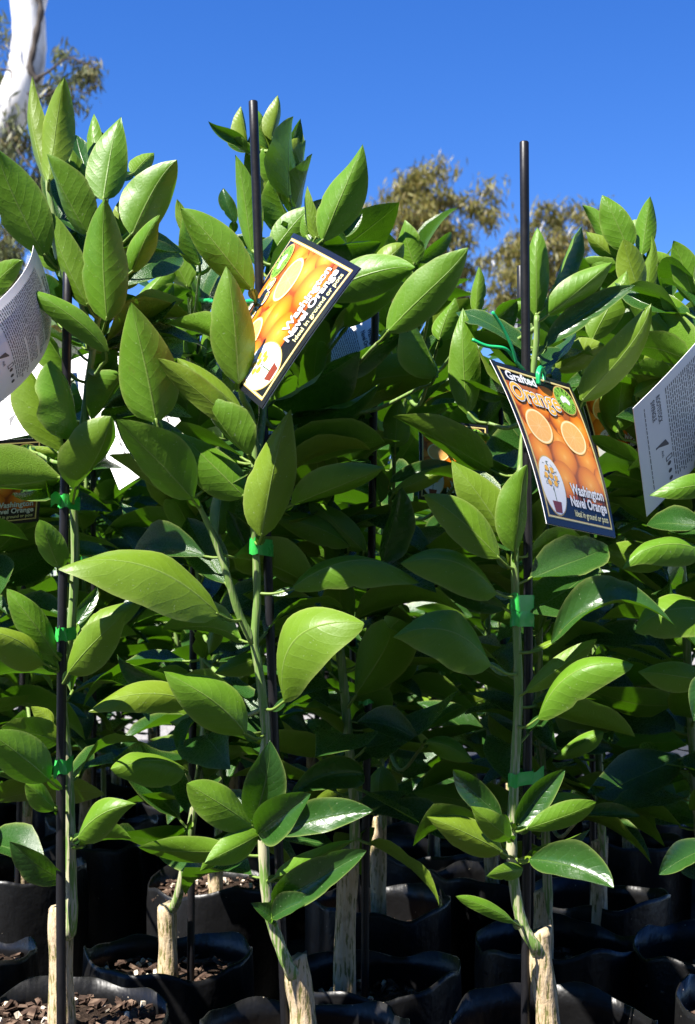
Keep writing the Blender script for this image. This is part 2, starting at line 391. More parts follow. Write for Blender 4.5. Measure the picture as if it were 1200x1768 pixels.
class Plant:
    pass
plants = []
def bag(px, Y, r, label, rim, soil, chips, seed, group=None):
    rr = random.Random(seed); c = at(px, HY, Y); root = empty('planter_bag', (c.x, Y, .004))
    tag(root, label, 'plant pot', group)
    V, Fc = [], []; n = 72
    ph = [rr.uniform(0, 6.28) for _ in range(6)]
    cr = [(rr.uniform(0, 6.28), rr.uniform(.05, .12), rr.uniform(-.045, .03), rr.uniform(-.6, .6)) for _ in range(9)]
    def rad(a, z):
        k = z / rim
        fl = 1 + .018 * math.sin(2 * a + ph[0]) + .016 * math.sin(3 * a + ph[1]) * k + .010 * k * math.sin(7 * a + ph[2]) + .007 * math.sin(11 * a + ph[3] + z * 30)
        for a0, w0, d0, sl in cr:
            da = (a - a0 - sl * (z / rim - .5) + math.pi) % (2 * math.pi) - math.pi; fl += d0 * math.exp(-(da / w0) ** 2) * (.4 + .6 * k)
        return r * fl * (.93 + .05 * math.sin(k * 2.6) + .03 * max(0, k - .85) * math.sin(4 * a + ph[4]))
    prof_ = [(0.0, 0), (.05, 0), (.1, 0), (.15, 0), (rim - .025, 0), (rim - .006, 0), (rim, 0), (rim, -.0016), (rim - .02, -.0016), (soil - .03, -.0016)]
    for z, off in prof_:
        for k in range(n):
            a = 2 * math.pi * k / n; dz = 0
            if z > rim - .012: dz = .006 * math.sin(2 * a + ph[5]) + .0035 * math.sin(5 * a + ph[2]) + .002 * math.sin(9 * a + ph[1])
            q = rad(a, min(z, rim)) + off
            V.append((q * math.cos(a), q * math.sin(a), z + dz))
    for i in range(len(prof_) - 1):
        for k in range(n):
            Fc.append((i * n + k, i * n + (k + 1) % n, (i + 1) * n + (k + 1) % n, (i + 1) * n + k))
    Fc.append(tuple(range(n))[::-1])
    obj('bag_wall', mesh('bag_wall', V, Fc, mats=[M['bag']]), root)
    V, Fc = [(0, 0, soil + .004)], []; rings = 7
    for i in range(1, rings + 1):
        for k in range(n):
            a = 2 * math.pi * k / n; q = (rad(a, soil) - .0012) * i / rings
            p = Vector((q * math.cos(a), q * math.sin(a), 0))
            V.append((p.x, p.y, soil + .007 * noise.noise(p * 45 + Vector((seed, 0, 0))) + .004 * noise.noise(p * 120)))
    for k in range(n): Fc.append((0, 1 + k, 1 + (k + 1) % n))
    for i in range(rings - 1):
        for k in range(n):
            a = 1 + i * n; Fc.append((a + k, a + (k + 1) % n, a + n + (k + 1) % n, a + n + k)[::-1])
    so_ = obj('soil', mesh('soil', V, Fc, mats=[M['soil']]), root)
    if chips:
        V, Fc, fm = [], [], []
        for q in range(chips):
            a, d = rr.uniform(0, 6.28), r * .92 * math.sqrt(rr.random())
            p = Vector((d * math.cos(a), d * math.sin(a), soil + .004 + rr.random() * .005))
            pel = rr.random() < .12
            s3 = (.0028, .0028, .0028) if pel else (.0025 + .011 * rr.random() ** 2, .0015 + .005 * rr.random() ** 1.5, rr.uniform(.0008, .0022))
            mt = Matrix.Rotation(rr.uniform(0, 6.28), 3, 'Z') @ Matrix.Rotation(rr.uniform(-.7, .7), 3, 'X') @ Matrix.Rotation(rr.uniform(-.5, .5), 3, 'Y')
            k0 = len(V)
            for sx, sy, sz in ((-1, -.8, -1), (.8, -1, -1), (1, .9, -1), (-.9, 1, -1), (-.8, -.7, 1), (.9, -.6, 1), (.6, .8, 1), (-1, .6, 1)):
                V.append(p + mt @ Vector((sx * s3[0] * rr.uniform(.7, 1.1), sy * s3[1] * rr.uniform(.7, 1.1), sz * s3[2])))
            for f in ((0, 3, 2, 1), (4, 5, 6, 7), (0, 1, 5, 4), (1, 2, 6, 5), (2, 3, 7, 6), (3, 0, 4, 7)):
                Fc.append(tuple(k0 + i for i in f)); fm.append(1 if pel else 0)
        ch = obj('bark_chips', mesh('bark_chips', V, Fc, mats=[M['chip'], M['pellet']], fm=fm, smooth=False), so_); tag(ch, kind='stuff')
    return root

def stake(pts, label, ties=(), group=None, rpx=.0043):
    """pts: list of (px, py, Y) from top down; ties: (py, list)"""
    P = [at(*p) for p in pts]
    base = P[-1]
    root = empty('garden_stake', (base.x, base.y, min(base.z, .10))); tag(root, label, 'stake', group)
    path = smoothpath(P[::-1], 4)
    V, Fc, U = tube_geo(path, lambda t: rpx, 14, False)
    n = len(path); d = (path[-1] - path[-2]).normalized()
    # hollow top: rounded lip and a recessed end
    k = (n - 1) * 14; base_i = len(V)
    for f, dz in ((.86, .0008), (.55, .0006), (.5, -.004)):
        for i in range(14): V.append(path[-1] + (V[k + i] - path[-1]) * f + d * dz); U.append((0, 0))
    prev = k
    for q in range(3):
        cur = base_i + q * 14
        for i in range(14): Fc.append((prev + i, prev + (i + 1) % 14, cur + (i + 1) % 14, cur + i))
        prev = cur
    Fc.append(tuple(prev + i for i in range(14)))
    obj('pole', mesh('pole', rel(V, root), Fc, mats=[M['stake']]), root)
    root['_path'] = 0; del root['_path']
    return root, path
def path_at_z(path, z):
    for a, b in zip(path, path[1:]):
        if (a.z - z) * (b.z - z) <= 0 and abs(a.z - b.z) > 1e-6: return a.lerp(b, (z - a.z) / (b.z - a.z))
    return min(path, key=lambda p: abs(p.z - z)).copy()
def tape(root, A, B, ra, rb, h, seed, tail=.02, tilt=0.0):
    """budding tape wrapped round stake A and stem B, with a stapled tail"""
    rr = random.Random(seed)
    a2, b2 = Vector((A.x, A.y)), Vector((B.x, B.y)); d = b2 - a2; L = max(d.length, 1e-4); d /= L; nrm = Vector((-d.y, d.x))
    ra += .0012; rb += .0012
    loop = []
    for k in range(13):
        an = math.pi / 2 + math.pi * k / 12; loop.append(a2 + d * (math.cos(an) * ra) + nrm * (math.sin(an) * ra))
    for k in range(13):
        an = -math.pi / 2 + math.pi * k / 12; loop.append(b2 + d * (math.cos(an) * rb) + nrm * (math.sin(an) * rb))
    z = A.z; V, Fc = [], []; n = len(loop)
    for i, p in enumerate(loop):
        tl = tilt * ((p - a2).dot(d))
        wob = .0008 * math.sin(i * .9 + seed)
        for zz in (-1, -.33, .33, 1): V.append(Vector((p.x, p.y, z + zz * h * .43 + tl + wob)) + Vector((rr.uniform(-1, 1), rr.uniform(-1, 1), rr.uniform(-1, 1) * .6)) * .0007)
    for i in range(n):
        for j in range(3): Fc.append((i * 4 + j, ((i + 1) % n) * 4 + j, ((i + 1) % n) * 4 + j + 1, i * 4 + j + 1))
    k0 = len(V); st = a2 - d * ra; ddir = (-d + nrm * rr.uniform(-.9, .3)).normalized()
    for i in range(6):
        t = i / 5; q = st + ddir * (tail * t); 
        for zz in (-1, -.33, .33, 1): V.append(Vector((q.x, q.y - .006 * t * t, z + zz * h * .40 + .003 * math.sin(t * 4 + seed) )))
    for i in range(5):
        for j in range(3): Fc.append((k0 + i * 4 + j, k0 + (i + 1) * 4 + j, k0 + (i + 1) * 4 + j + 1, k0 + i * 4 + j + 1))
    obj('tie_tape', mesh('tie_tape', rel(V, root), Fc, mats=[M['tape']]), root)

def sapling(trunk, stem_pts, label, tw=.021, group=None, branches=(), cut=True, sr=.0042, seed=0, name='citrus_sapling'):
    """trunk: rootstock [(px,py,Y)...] bottom up; stem_pts: scion bottom up"""
    p = Plant(); T = [at(*q) for q in trunk]; S = [at(*q) for q in stem_pts]
    base = T[0]
    p.root = empty(name, (base.x, base.y, base.z)); tag(p.root, label, 'sapling', group)
    path = smoothpath(T, 6)
    V, Fc, U = tube_geo(path, lambda t: tw / 2 * (1.08 - .12 * t + .07 * math.sin(t * 9 + seed)), 16, True, .10, seed)
    n = len(path)
    # slanting sawn top
    for k in range(16):
        v = V[(n - 1) * 16 + k]; v.z += (v.x - path[-1].x) * .35 + .0015 * math.sin(k * 2.1)
    fm = [0] * len(Fc); fm[-1] = 1
    m = mesh('rootstock_trunk', rel(V, p.root), Fc, U, mats=[M['bark'], M['wood']], fm=fm); obj('rootstock_trunk', m, p.root)
    tp = path_at_z(path, S[0].z - .020); S = [Vector((tp.x, tp.y + .001, S[0].z - .012))] + S
    sp = smoothpath(S, 5)
    nn = len(sp)
    # nodes: slight swellings where leaves leave the stem
    V, Fc, U = tube_geo(sp, lambda t: sr * (1.35 - .75 * t + (.8 * max(0, 1 - t * 16))) * (1 + .10 * math.sin(t * 75 + seed) ** 6), 10, True, .05, seed + 3)
    obj('stem', mesh('stem', rel(V, p.root), Fc, U, mats=[M['stem']]), p.root)
    p.paths = [sp]; p.mainpath = sp
    for b in branches:
        bp = smoothpath([at(*q) for q in b], 5); p.paths.append(bp)
        V, Fc, U = tube_geo(bp, lambda t: sr * (.95 - .45 * t) * (1 + .10 * math.sin(t * 60) ** 6), 10, True, .04, seed + 9)
        obj('branch', mesh('branch', rel(V, p.root), Fc, U, mats=[M['stem']]), p.root)
    plants.append(p); return p

def add_leaf(p, B, T, width, v, side, bend, fold, wav, curl, seed, hi=True, bow=None):
    best, bp = 1e9, None
    for path in p.paths:
        for q in path:
            d = (q - B).length + max(0, (q.z - B.z) + .004) * 1.6
            if d < best: best, bp = d, q
    l = (T - B).normalized(); dist = (B - bp).length
    if dist > .055:
        # a short twig carries the leaf out from the stem
        k = B - (B - bp).normalized() * .02 - Vector((0, 0, .006)); mid = bp.lerp(k, .5) + Vector((0, 0, -.10 * dist))
        pth = smoothpath([bp, mid, k], 5)
        V, Fc, U = tube_geo(pth, lambda t: .0026 - .0009 * t, 8, True)
        obj('twig', mesh('twig', rel(V, p.root), Fc, U, mats=[M['stem']]), p.root)
        bp = k; dist = (B - bp).length
    pet = [bp, bp.lerp(B, .55) + Vector((0, 0, -.07 * dist)) - l * dist * .05, B + l * .003]
    V, Fc, U = blade(B, T, width, v, side, bend, fold, wav, curl, seed, 16 if hi else 10, 4 if hi else 3, pet, dist > .012)
    return obj('leaf', mesh('leaf', rel(V, p.root), Fc, U, mats=[M['leaf']]), p.root)

# shared leaf shapes for the rows behind
shapes = []
for i in range(16):
    rr = random.Random(100 + i); ln = 1.0
    V, Fc, U = blade(Vector((0, .17, .02)), Vector((0, 1.17, rr.uniform(-.12, .06))), rr.uniform(.40, .52), Vector((0, 0, 1)), 't', rr.uniform(-.12, .14), rr.uniform(.10, .65), rr.uniform(.02, .07), rr.uniform(-.05, .05), 100 + i, 9, 2, None)
    k0 = len(V)
    tv, tf, tu = tube_geo(smoothpath([Vector((0, 0, 0)), Vector((0, .10, .0)), Vector((0, .19, .02))], 2), lambda t: .013, 5, True, v0=k0)
    V += tv; Fc += tf; U += [(.5, .02)] * len(tv)
    shapes.append(mesh('leaf_shape', V, Fc, U, mats=[M['leaf']]))
def scatter(p, n, z0, z1, seed, lmin=.085, lmax=.125, az=None, elmin=-30, elmax=55, paths=None):
    rr = random.Random(seed); a = rr.uniform(0, 6.28)
    for k in range(n):
        path = rr.choice(paths or p.paths)
        z = z0 + (z1 - z0) * (k + rr.uniform(.1, .9)) / n
        q = path_at_z(path, z); a += 2.4 + rr.uniform(-.35, .35)
        aa = a if az is None else rr.uniform(*az)
        f = (z - z0) / max(1e-3, z1 - z0)
        el = R(rr.uniform(elmin, elmax) * .8 + 32 * f)
        d = Vector((math.cos(aa) * math.cos(el), math.sin(aa) * math.cos(el), math.sin(el)))
        s = d.cross(Vector((0, 0, 1))).normalized(); u = s.cross(d)
        mtx = Matrix((s, d, u)).transposed().to_4x4() @ Matrix.Rotation(rr.gauss(0, .55), 4, 'Y')
        sc = rr.uniform(lmin, lmax) * (1.05 - .2 * f)
        o = bpy.data.objects.new('leaf', rr.choice(shapes)); C.objects.link(o); o.parent = p.root
        o.matrix_local = Matrix.Translation(q - p.root.location) @ mtx @ Matrix.Diagonal((sc * rr.uniform(.9, 1.1), sc, sc, 1))

# ------------------------------------------------------------------ the front saplings
F1 = sapling([(107, 1775, 1.31), (106, 1690, 1.31), (104, 1620, 1.31), (103, 1562, 1.31)],
    [(123, 1598, 1.30), (122, 1500, 1.30), (120, 1400, 1.30), (115, 1300, 1.30), (107, 1215, 1.30), (111, 1150, 1.30), (123, 1080, 1.30), (130, 960, 1.30), (128, 870, 1.30), (141, 760, 1.30), (155, 640, 1.30), (166, 570, 1.30), (180, 470, 1.29), (181, 380, 1.30), (186, 300, 1.31)],
    'leftmost front citrus sapling with a tall bright leafy top under the white gum branch', .022,
    branches=[[(158, 605, 1.30), (140, 515, 1.30), (112, 440, 1.31), (84, 330, 1.31), (86, 262, 1.32)]], seed=1)
F2 = sapling([(524, 1790, 1.30), (522, 1740, 1.30), (515, 1690, 1.30), (511, 1652, 1.30)],
    [(500, 1672, 1.29), (483, 1632, 1.29), (466, 1580, 1.29), (458, 1520, 1.29), (454, 1450, 1.29), (447, 1390, 1.29), (450, 1330, 1.29), (459, 1280, 1.29), (454, 1210, 1.29), (446, 1150, 1.29), (439, 1105, 1.29), (444, 1040, 1.29), (442, 960, 1.29), (438, 900, 1.285), (438, 830, 1.28), (441, 770, 1.28), (433, 715, 1.27), (420, 690, 1.25), (414, 668, 1.235)],
    'front citrus sapling in the middle, forked stem, crooked graft on a pale trunk', .0235,
    branches=[[(437, 1110, 1.29), (413, 1060, 1.285), (394, 1000, 1.28), (374, 940, 1.28), (352, 890, 1.275), (336, 858, 1.27)],
              [(441, 800, 1.28), (455, 700, 1.31), (450, 600, 1.33), (455, 500, 1.34), (500, 440, 1.36), (553, 415, 1.37)]], seed=2)
F3 = sapling([(948, 1790, 1.32), (942, 1720, 1.32), (934, 1660, 1.32), (934, 1606, 1.32)],
    [(923, 1632, 1.31), (906, 1605, 1.31), (893, 1560, 1.31), (884, 1490, 1.31), (884, 1430, 1.31), (887, 1370, 1.31), (891, 1290, 1.31), (895, 1200, 1.31), (893, 1110, 1.31), (890, 1030, 1.31), (889, 950, 1.31), (895, 860, 1.33), (903, 760, 1.34), (915, 680, 1.345), (925, 600, 1.345), (927, 545, 1.345)],
    'right front citrus sapling behind the hanging orange label, straight green stem', .0215, seed=3)
F4 = sapling([(1345, 1790, 1.34), (1335, 1640, 1.34)], [(1332, 1660, 1.335), (1300, 1500, 1.33), (1262, 1250, 1.33), (1248, 1050, 1.33), (1236, 850, 1.33), (1222, 680, 1.34), (1212, 560, 1.35), (1205, 480, 1.36)],
    'citrus sapling cut off by the right edge of the picture', .022, seed=4)
F0 = sapling([(-215, 1790, 1.33), (-208, 1650, 1.33)], [(-204, 1660, 1.325), (-160, 1400, 1.32), (-120, 1150, 1.31), (-95, 900, 1.31), (-75, 700, 1.32), (-62, 560, 1.32), (-45, 490, 1.32)],
    'citrus sapling cut off by the left edge, only leaf ends in view', .022, seed=5)
# second row, individually seen
S29 = sapling([(290, 1712, 1.60), (290, 1640, 1.60), (288, 1560, 1.60)], [(303, 1560, 1.59), (318, 1500, 1.58), (345, 1330, 1.57), (355, 1220, 1.57), (347, 1080, 1.57), (340, 930, 1.57), (335, 780, 1.57), (338, 650, 1.57), (332, 560, 1.57), (322, 470, 1.57)],
    'second-row citrus sapling with short dark trunk between the left and middle front plants', .0215, seed=6)
S59 = sapling([(595, 1790, 1.50), (595, 1640, 1.50), (600, 1520, 1.50), (602, 1462, 1.50)], [(610, 1490, 1.495), (612, 1400, 1.49), (602, 1280, 1.48), (590, 1150, 1.47), (572, 1000, 1.46), (556, 850, 1.46), (542, 700, 1.46), (528, 560, 1.46), (514, 450, 1.46), (506, 390, 1.46), (498, 300, 1.46), (488, 225, 1.46)],
    'tall second-row sapling with dark leaf tuft against the sky behind the middle stake', .0225, seed=7)
S65 = sapling([(652, 1720, 1.86), (654, 1600, 1.86), (653, 1480, 1.86), (657, 1408, 1.86)], [(660, 1420, 1.855), (657, 1300, 1.85), (652, 1150, 1.84), (660, 950, 1.82), (680, 800, 1.80), (700, 680, 1.78), (712, 560, 1.76), (714, 460, 1.76)],
    'sapling with straight pale sunlit trunk just right of the centre stake', .0205, seed=8)
S94 = sapling([(938, 1720, 1.62), (938, 1640, 1.62), (937, 1537, 1.62)], [(946, 1570, 1.615), (940, 1400, 1.61), (930, 1200, 1.60), (935, 950, 1.59), (955, 780, 1.58), (985, 650, 1.57), (1005, 560, 1.56), (1015, 480, 1.56)],
    'sapling standing directly behind the right front plant, sawn trunk top showing', .0215, seed=9)
S103 = sapling([(1034, 1720, 1.82), (1033, 1600, 1.82), (1036, 1450, 1.82)], [(1040, 1470, 1.815), (1034, 1300, 1.80), (1028, 1050, 1.79), (1045, 850, 1.77), (1060, 700, 1.75), (1078, 580, 1.74), (1085, 480, 1.74)],
    'third-row sapling with shaded trunk right of the right front plant', .0215, seed=10)
S123 = sapling([(1225, 1740, 1.60), (1222, 1600, 1.60)], [(1220, 1610, 1.595), (1200, 1350, 1.58), (1182, 1050, 1.56), (1165, 800, 1.53), (1140, 650, 1.51), (1120, 540, 1.50), (1106, 450, 1.50), (1096, 380, 1.50)],
    'second-row sapling whose pale leaf tuft tops the right side against the sky', .021, seed=11)
S37 = sapling([(370, 1640, 2.02), (372, 1560, 2.02), (372, 1460, 2.02)], [(376, 1470, 2.015), (380, 1300, 2.0), (385, 1050, 2.0), (380, 850, 2.0), (370, 700, 2.0), (360, 620, 2.0)],
    'third-row sapling with short sunlit pale trunk left of the middle front plant', .022, seed=12)
S04 = sapling([(36, 1620, 2.1), (38, 1500, 2.1), (44, 1380, 2.1)], [(46, 1390, 2.09), (45, 1200, 2.08), (40, 1000, 2.07), (50, 800, 2.06), (55, 640, 2.05), (60, 560, 2.05)],
    'third-row sapling at the far left with pale trunk beside the left stake', .0215, seed=13)
S17 = sapling([(178, 1640, 2.5), (178, 1550, 2.5), (178, 1440, 2.5)], [(180, 1450, 2.49), (178, 1250, 2.48), (182, 1000, 2.48), (190, 800, 2.47), (200, 650, 2.47)],
    'distant sapling with thin shaded trunk right of the leftmost plant', .020, seed=14)
S75 = sapling([(748, 1680, 2.25), (748, 1540, 2.25), (750, 1410, 2.25)], [(753, 1420, 2.24), (755, 1250, 2.23), (758, 1050, 2.22), (770, 850, 2.21), (780, 700, 2.2), (788, 600, 2.2)],
    'third-row sapling with dim trunk between the middle and right front plants', .020, seed=15)
SM1 = sapling([(-90, 1740, 1.62), (-88, 1600, 1.62)], [(-85, 1610, 1.615), (-50, 1300, 1.60), (-30, 1000, 1.58), (-10, 800, 1.57), (5, 650, 1.56), (15, 560, 1.56)],
    'second-row sapling partly cut off by the left edge', .021, seed=16)

# stakes with their ties
def mkstake(pts, label, pl, ties, seed, group=None):
    root, path = stake(pts, label, group=group)
    for i, (py, h, tail) in enumerate(ties):
        A = path_at_z(path, ZC + (HY - py) / F * pts[0][2])
        Bp = path_at_z(pl.mainpath, A.z)
        d = Bp - A
        if d.length > .03: Bp = A + d.normalized() * .012
        tape(root, A, Bp, .0043, .0042, h, seed + i, tail, tilt=.1 * math.sin(seed + i))
    return root
mkstake([(117, 470, 1.285), (112, 820, 1.285), (107, 1100, 1.285), (105, 1450, 1.285), (106, 1800, 1.285)], 'black stake of the leftmost front sapling, top hidden among its leaves', F1, [(866, .0135, .012), (1095, .0135, .006), (1323, .0150, .018)], 31)
mkstake([(437, 176, 1.32), (447, 460, 1.32), (462, 960, 1.315), (474, 1280, 1.31), (494, 1800, 1.31)], 'tall black stake of the middle front sapling, its top bare against the sky', F2, [(948, .0175, .016)], 32)
mkstake([(905, 246, 1.325), (908, 600, 1.325), (912, 1050, 1.325), (910, 1400, 1.325), (907, 1800, 1.325)], 'tall black stake of the right front sapling, its top bare against the sky', F3, [(1044, .018, .014), (1070, .016, .004), (1341, .0145, .022)], 33)
mkstake([(650, 402, 1.53), (645, 700, 1.53), (640, 1050, 1.53), (632, 1400, 1.53), (630, 1720, 1.53)], 'black stake in the middle whose tip peeps above the leaves', S59, [(690, .014, .012), (1203, .015, .02)], 34)
mkstake([(341, 462, 1.61), (336, 800, 1.61), (333, 1200, 1.61), (329, 1700, 1.61)], 'thin black stake ringed by a pale green twist tie, left of the middle plant', S29, [(1060, .016, .01)], 35)
mkstake([(899, 460, 1.66), (903, 800, 1.66), (915, 1200, 1.66), (918, 1650, 1.66)], 'shorter black stake directly behind the tall right one', S94, [(900, .015, .01)], 36)
mkstake([(1015, 568, 1.84), (1018, 800, 1.84), (1022, 1100, 1.84), (1024, 1600, 1.84)], 'black stake right of the orange label, tip among leaves', S103, [(1216, .013, .012)], 37)
mkstake([(752, 640, 2.22), (752, 1000, 2.22), (744, 1600, 2.22)], 'dim black stake between the middle and right front plants', S75, [(923, .012, .008), (1125, .012, .008)], 38)
mkstake([(45, 520, 2.06), (42, 900, 2.06), (38, 1200, 2.06), (30, 1560, 2.06)], 'dim black stake at the far left behind the leftmost plant', S04, [(1100, .013, .01)], 39)
mkstake([(612, 500, 1.9), (606, 900, 1.88), (612, 1300, 1.88), (618, 1640, 1.88)], 'thin shaded black stake beside the straight sunlit trunk', S65, [], 40)

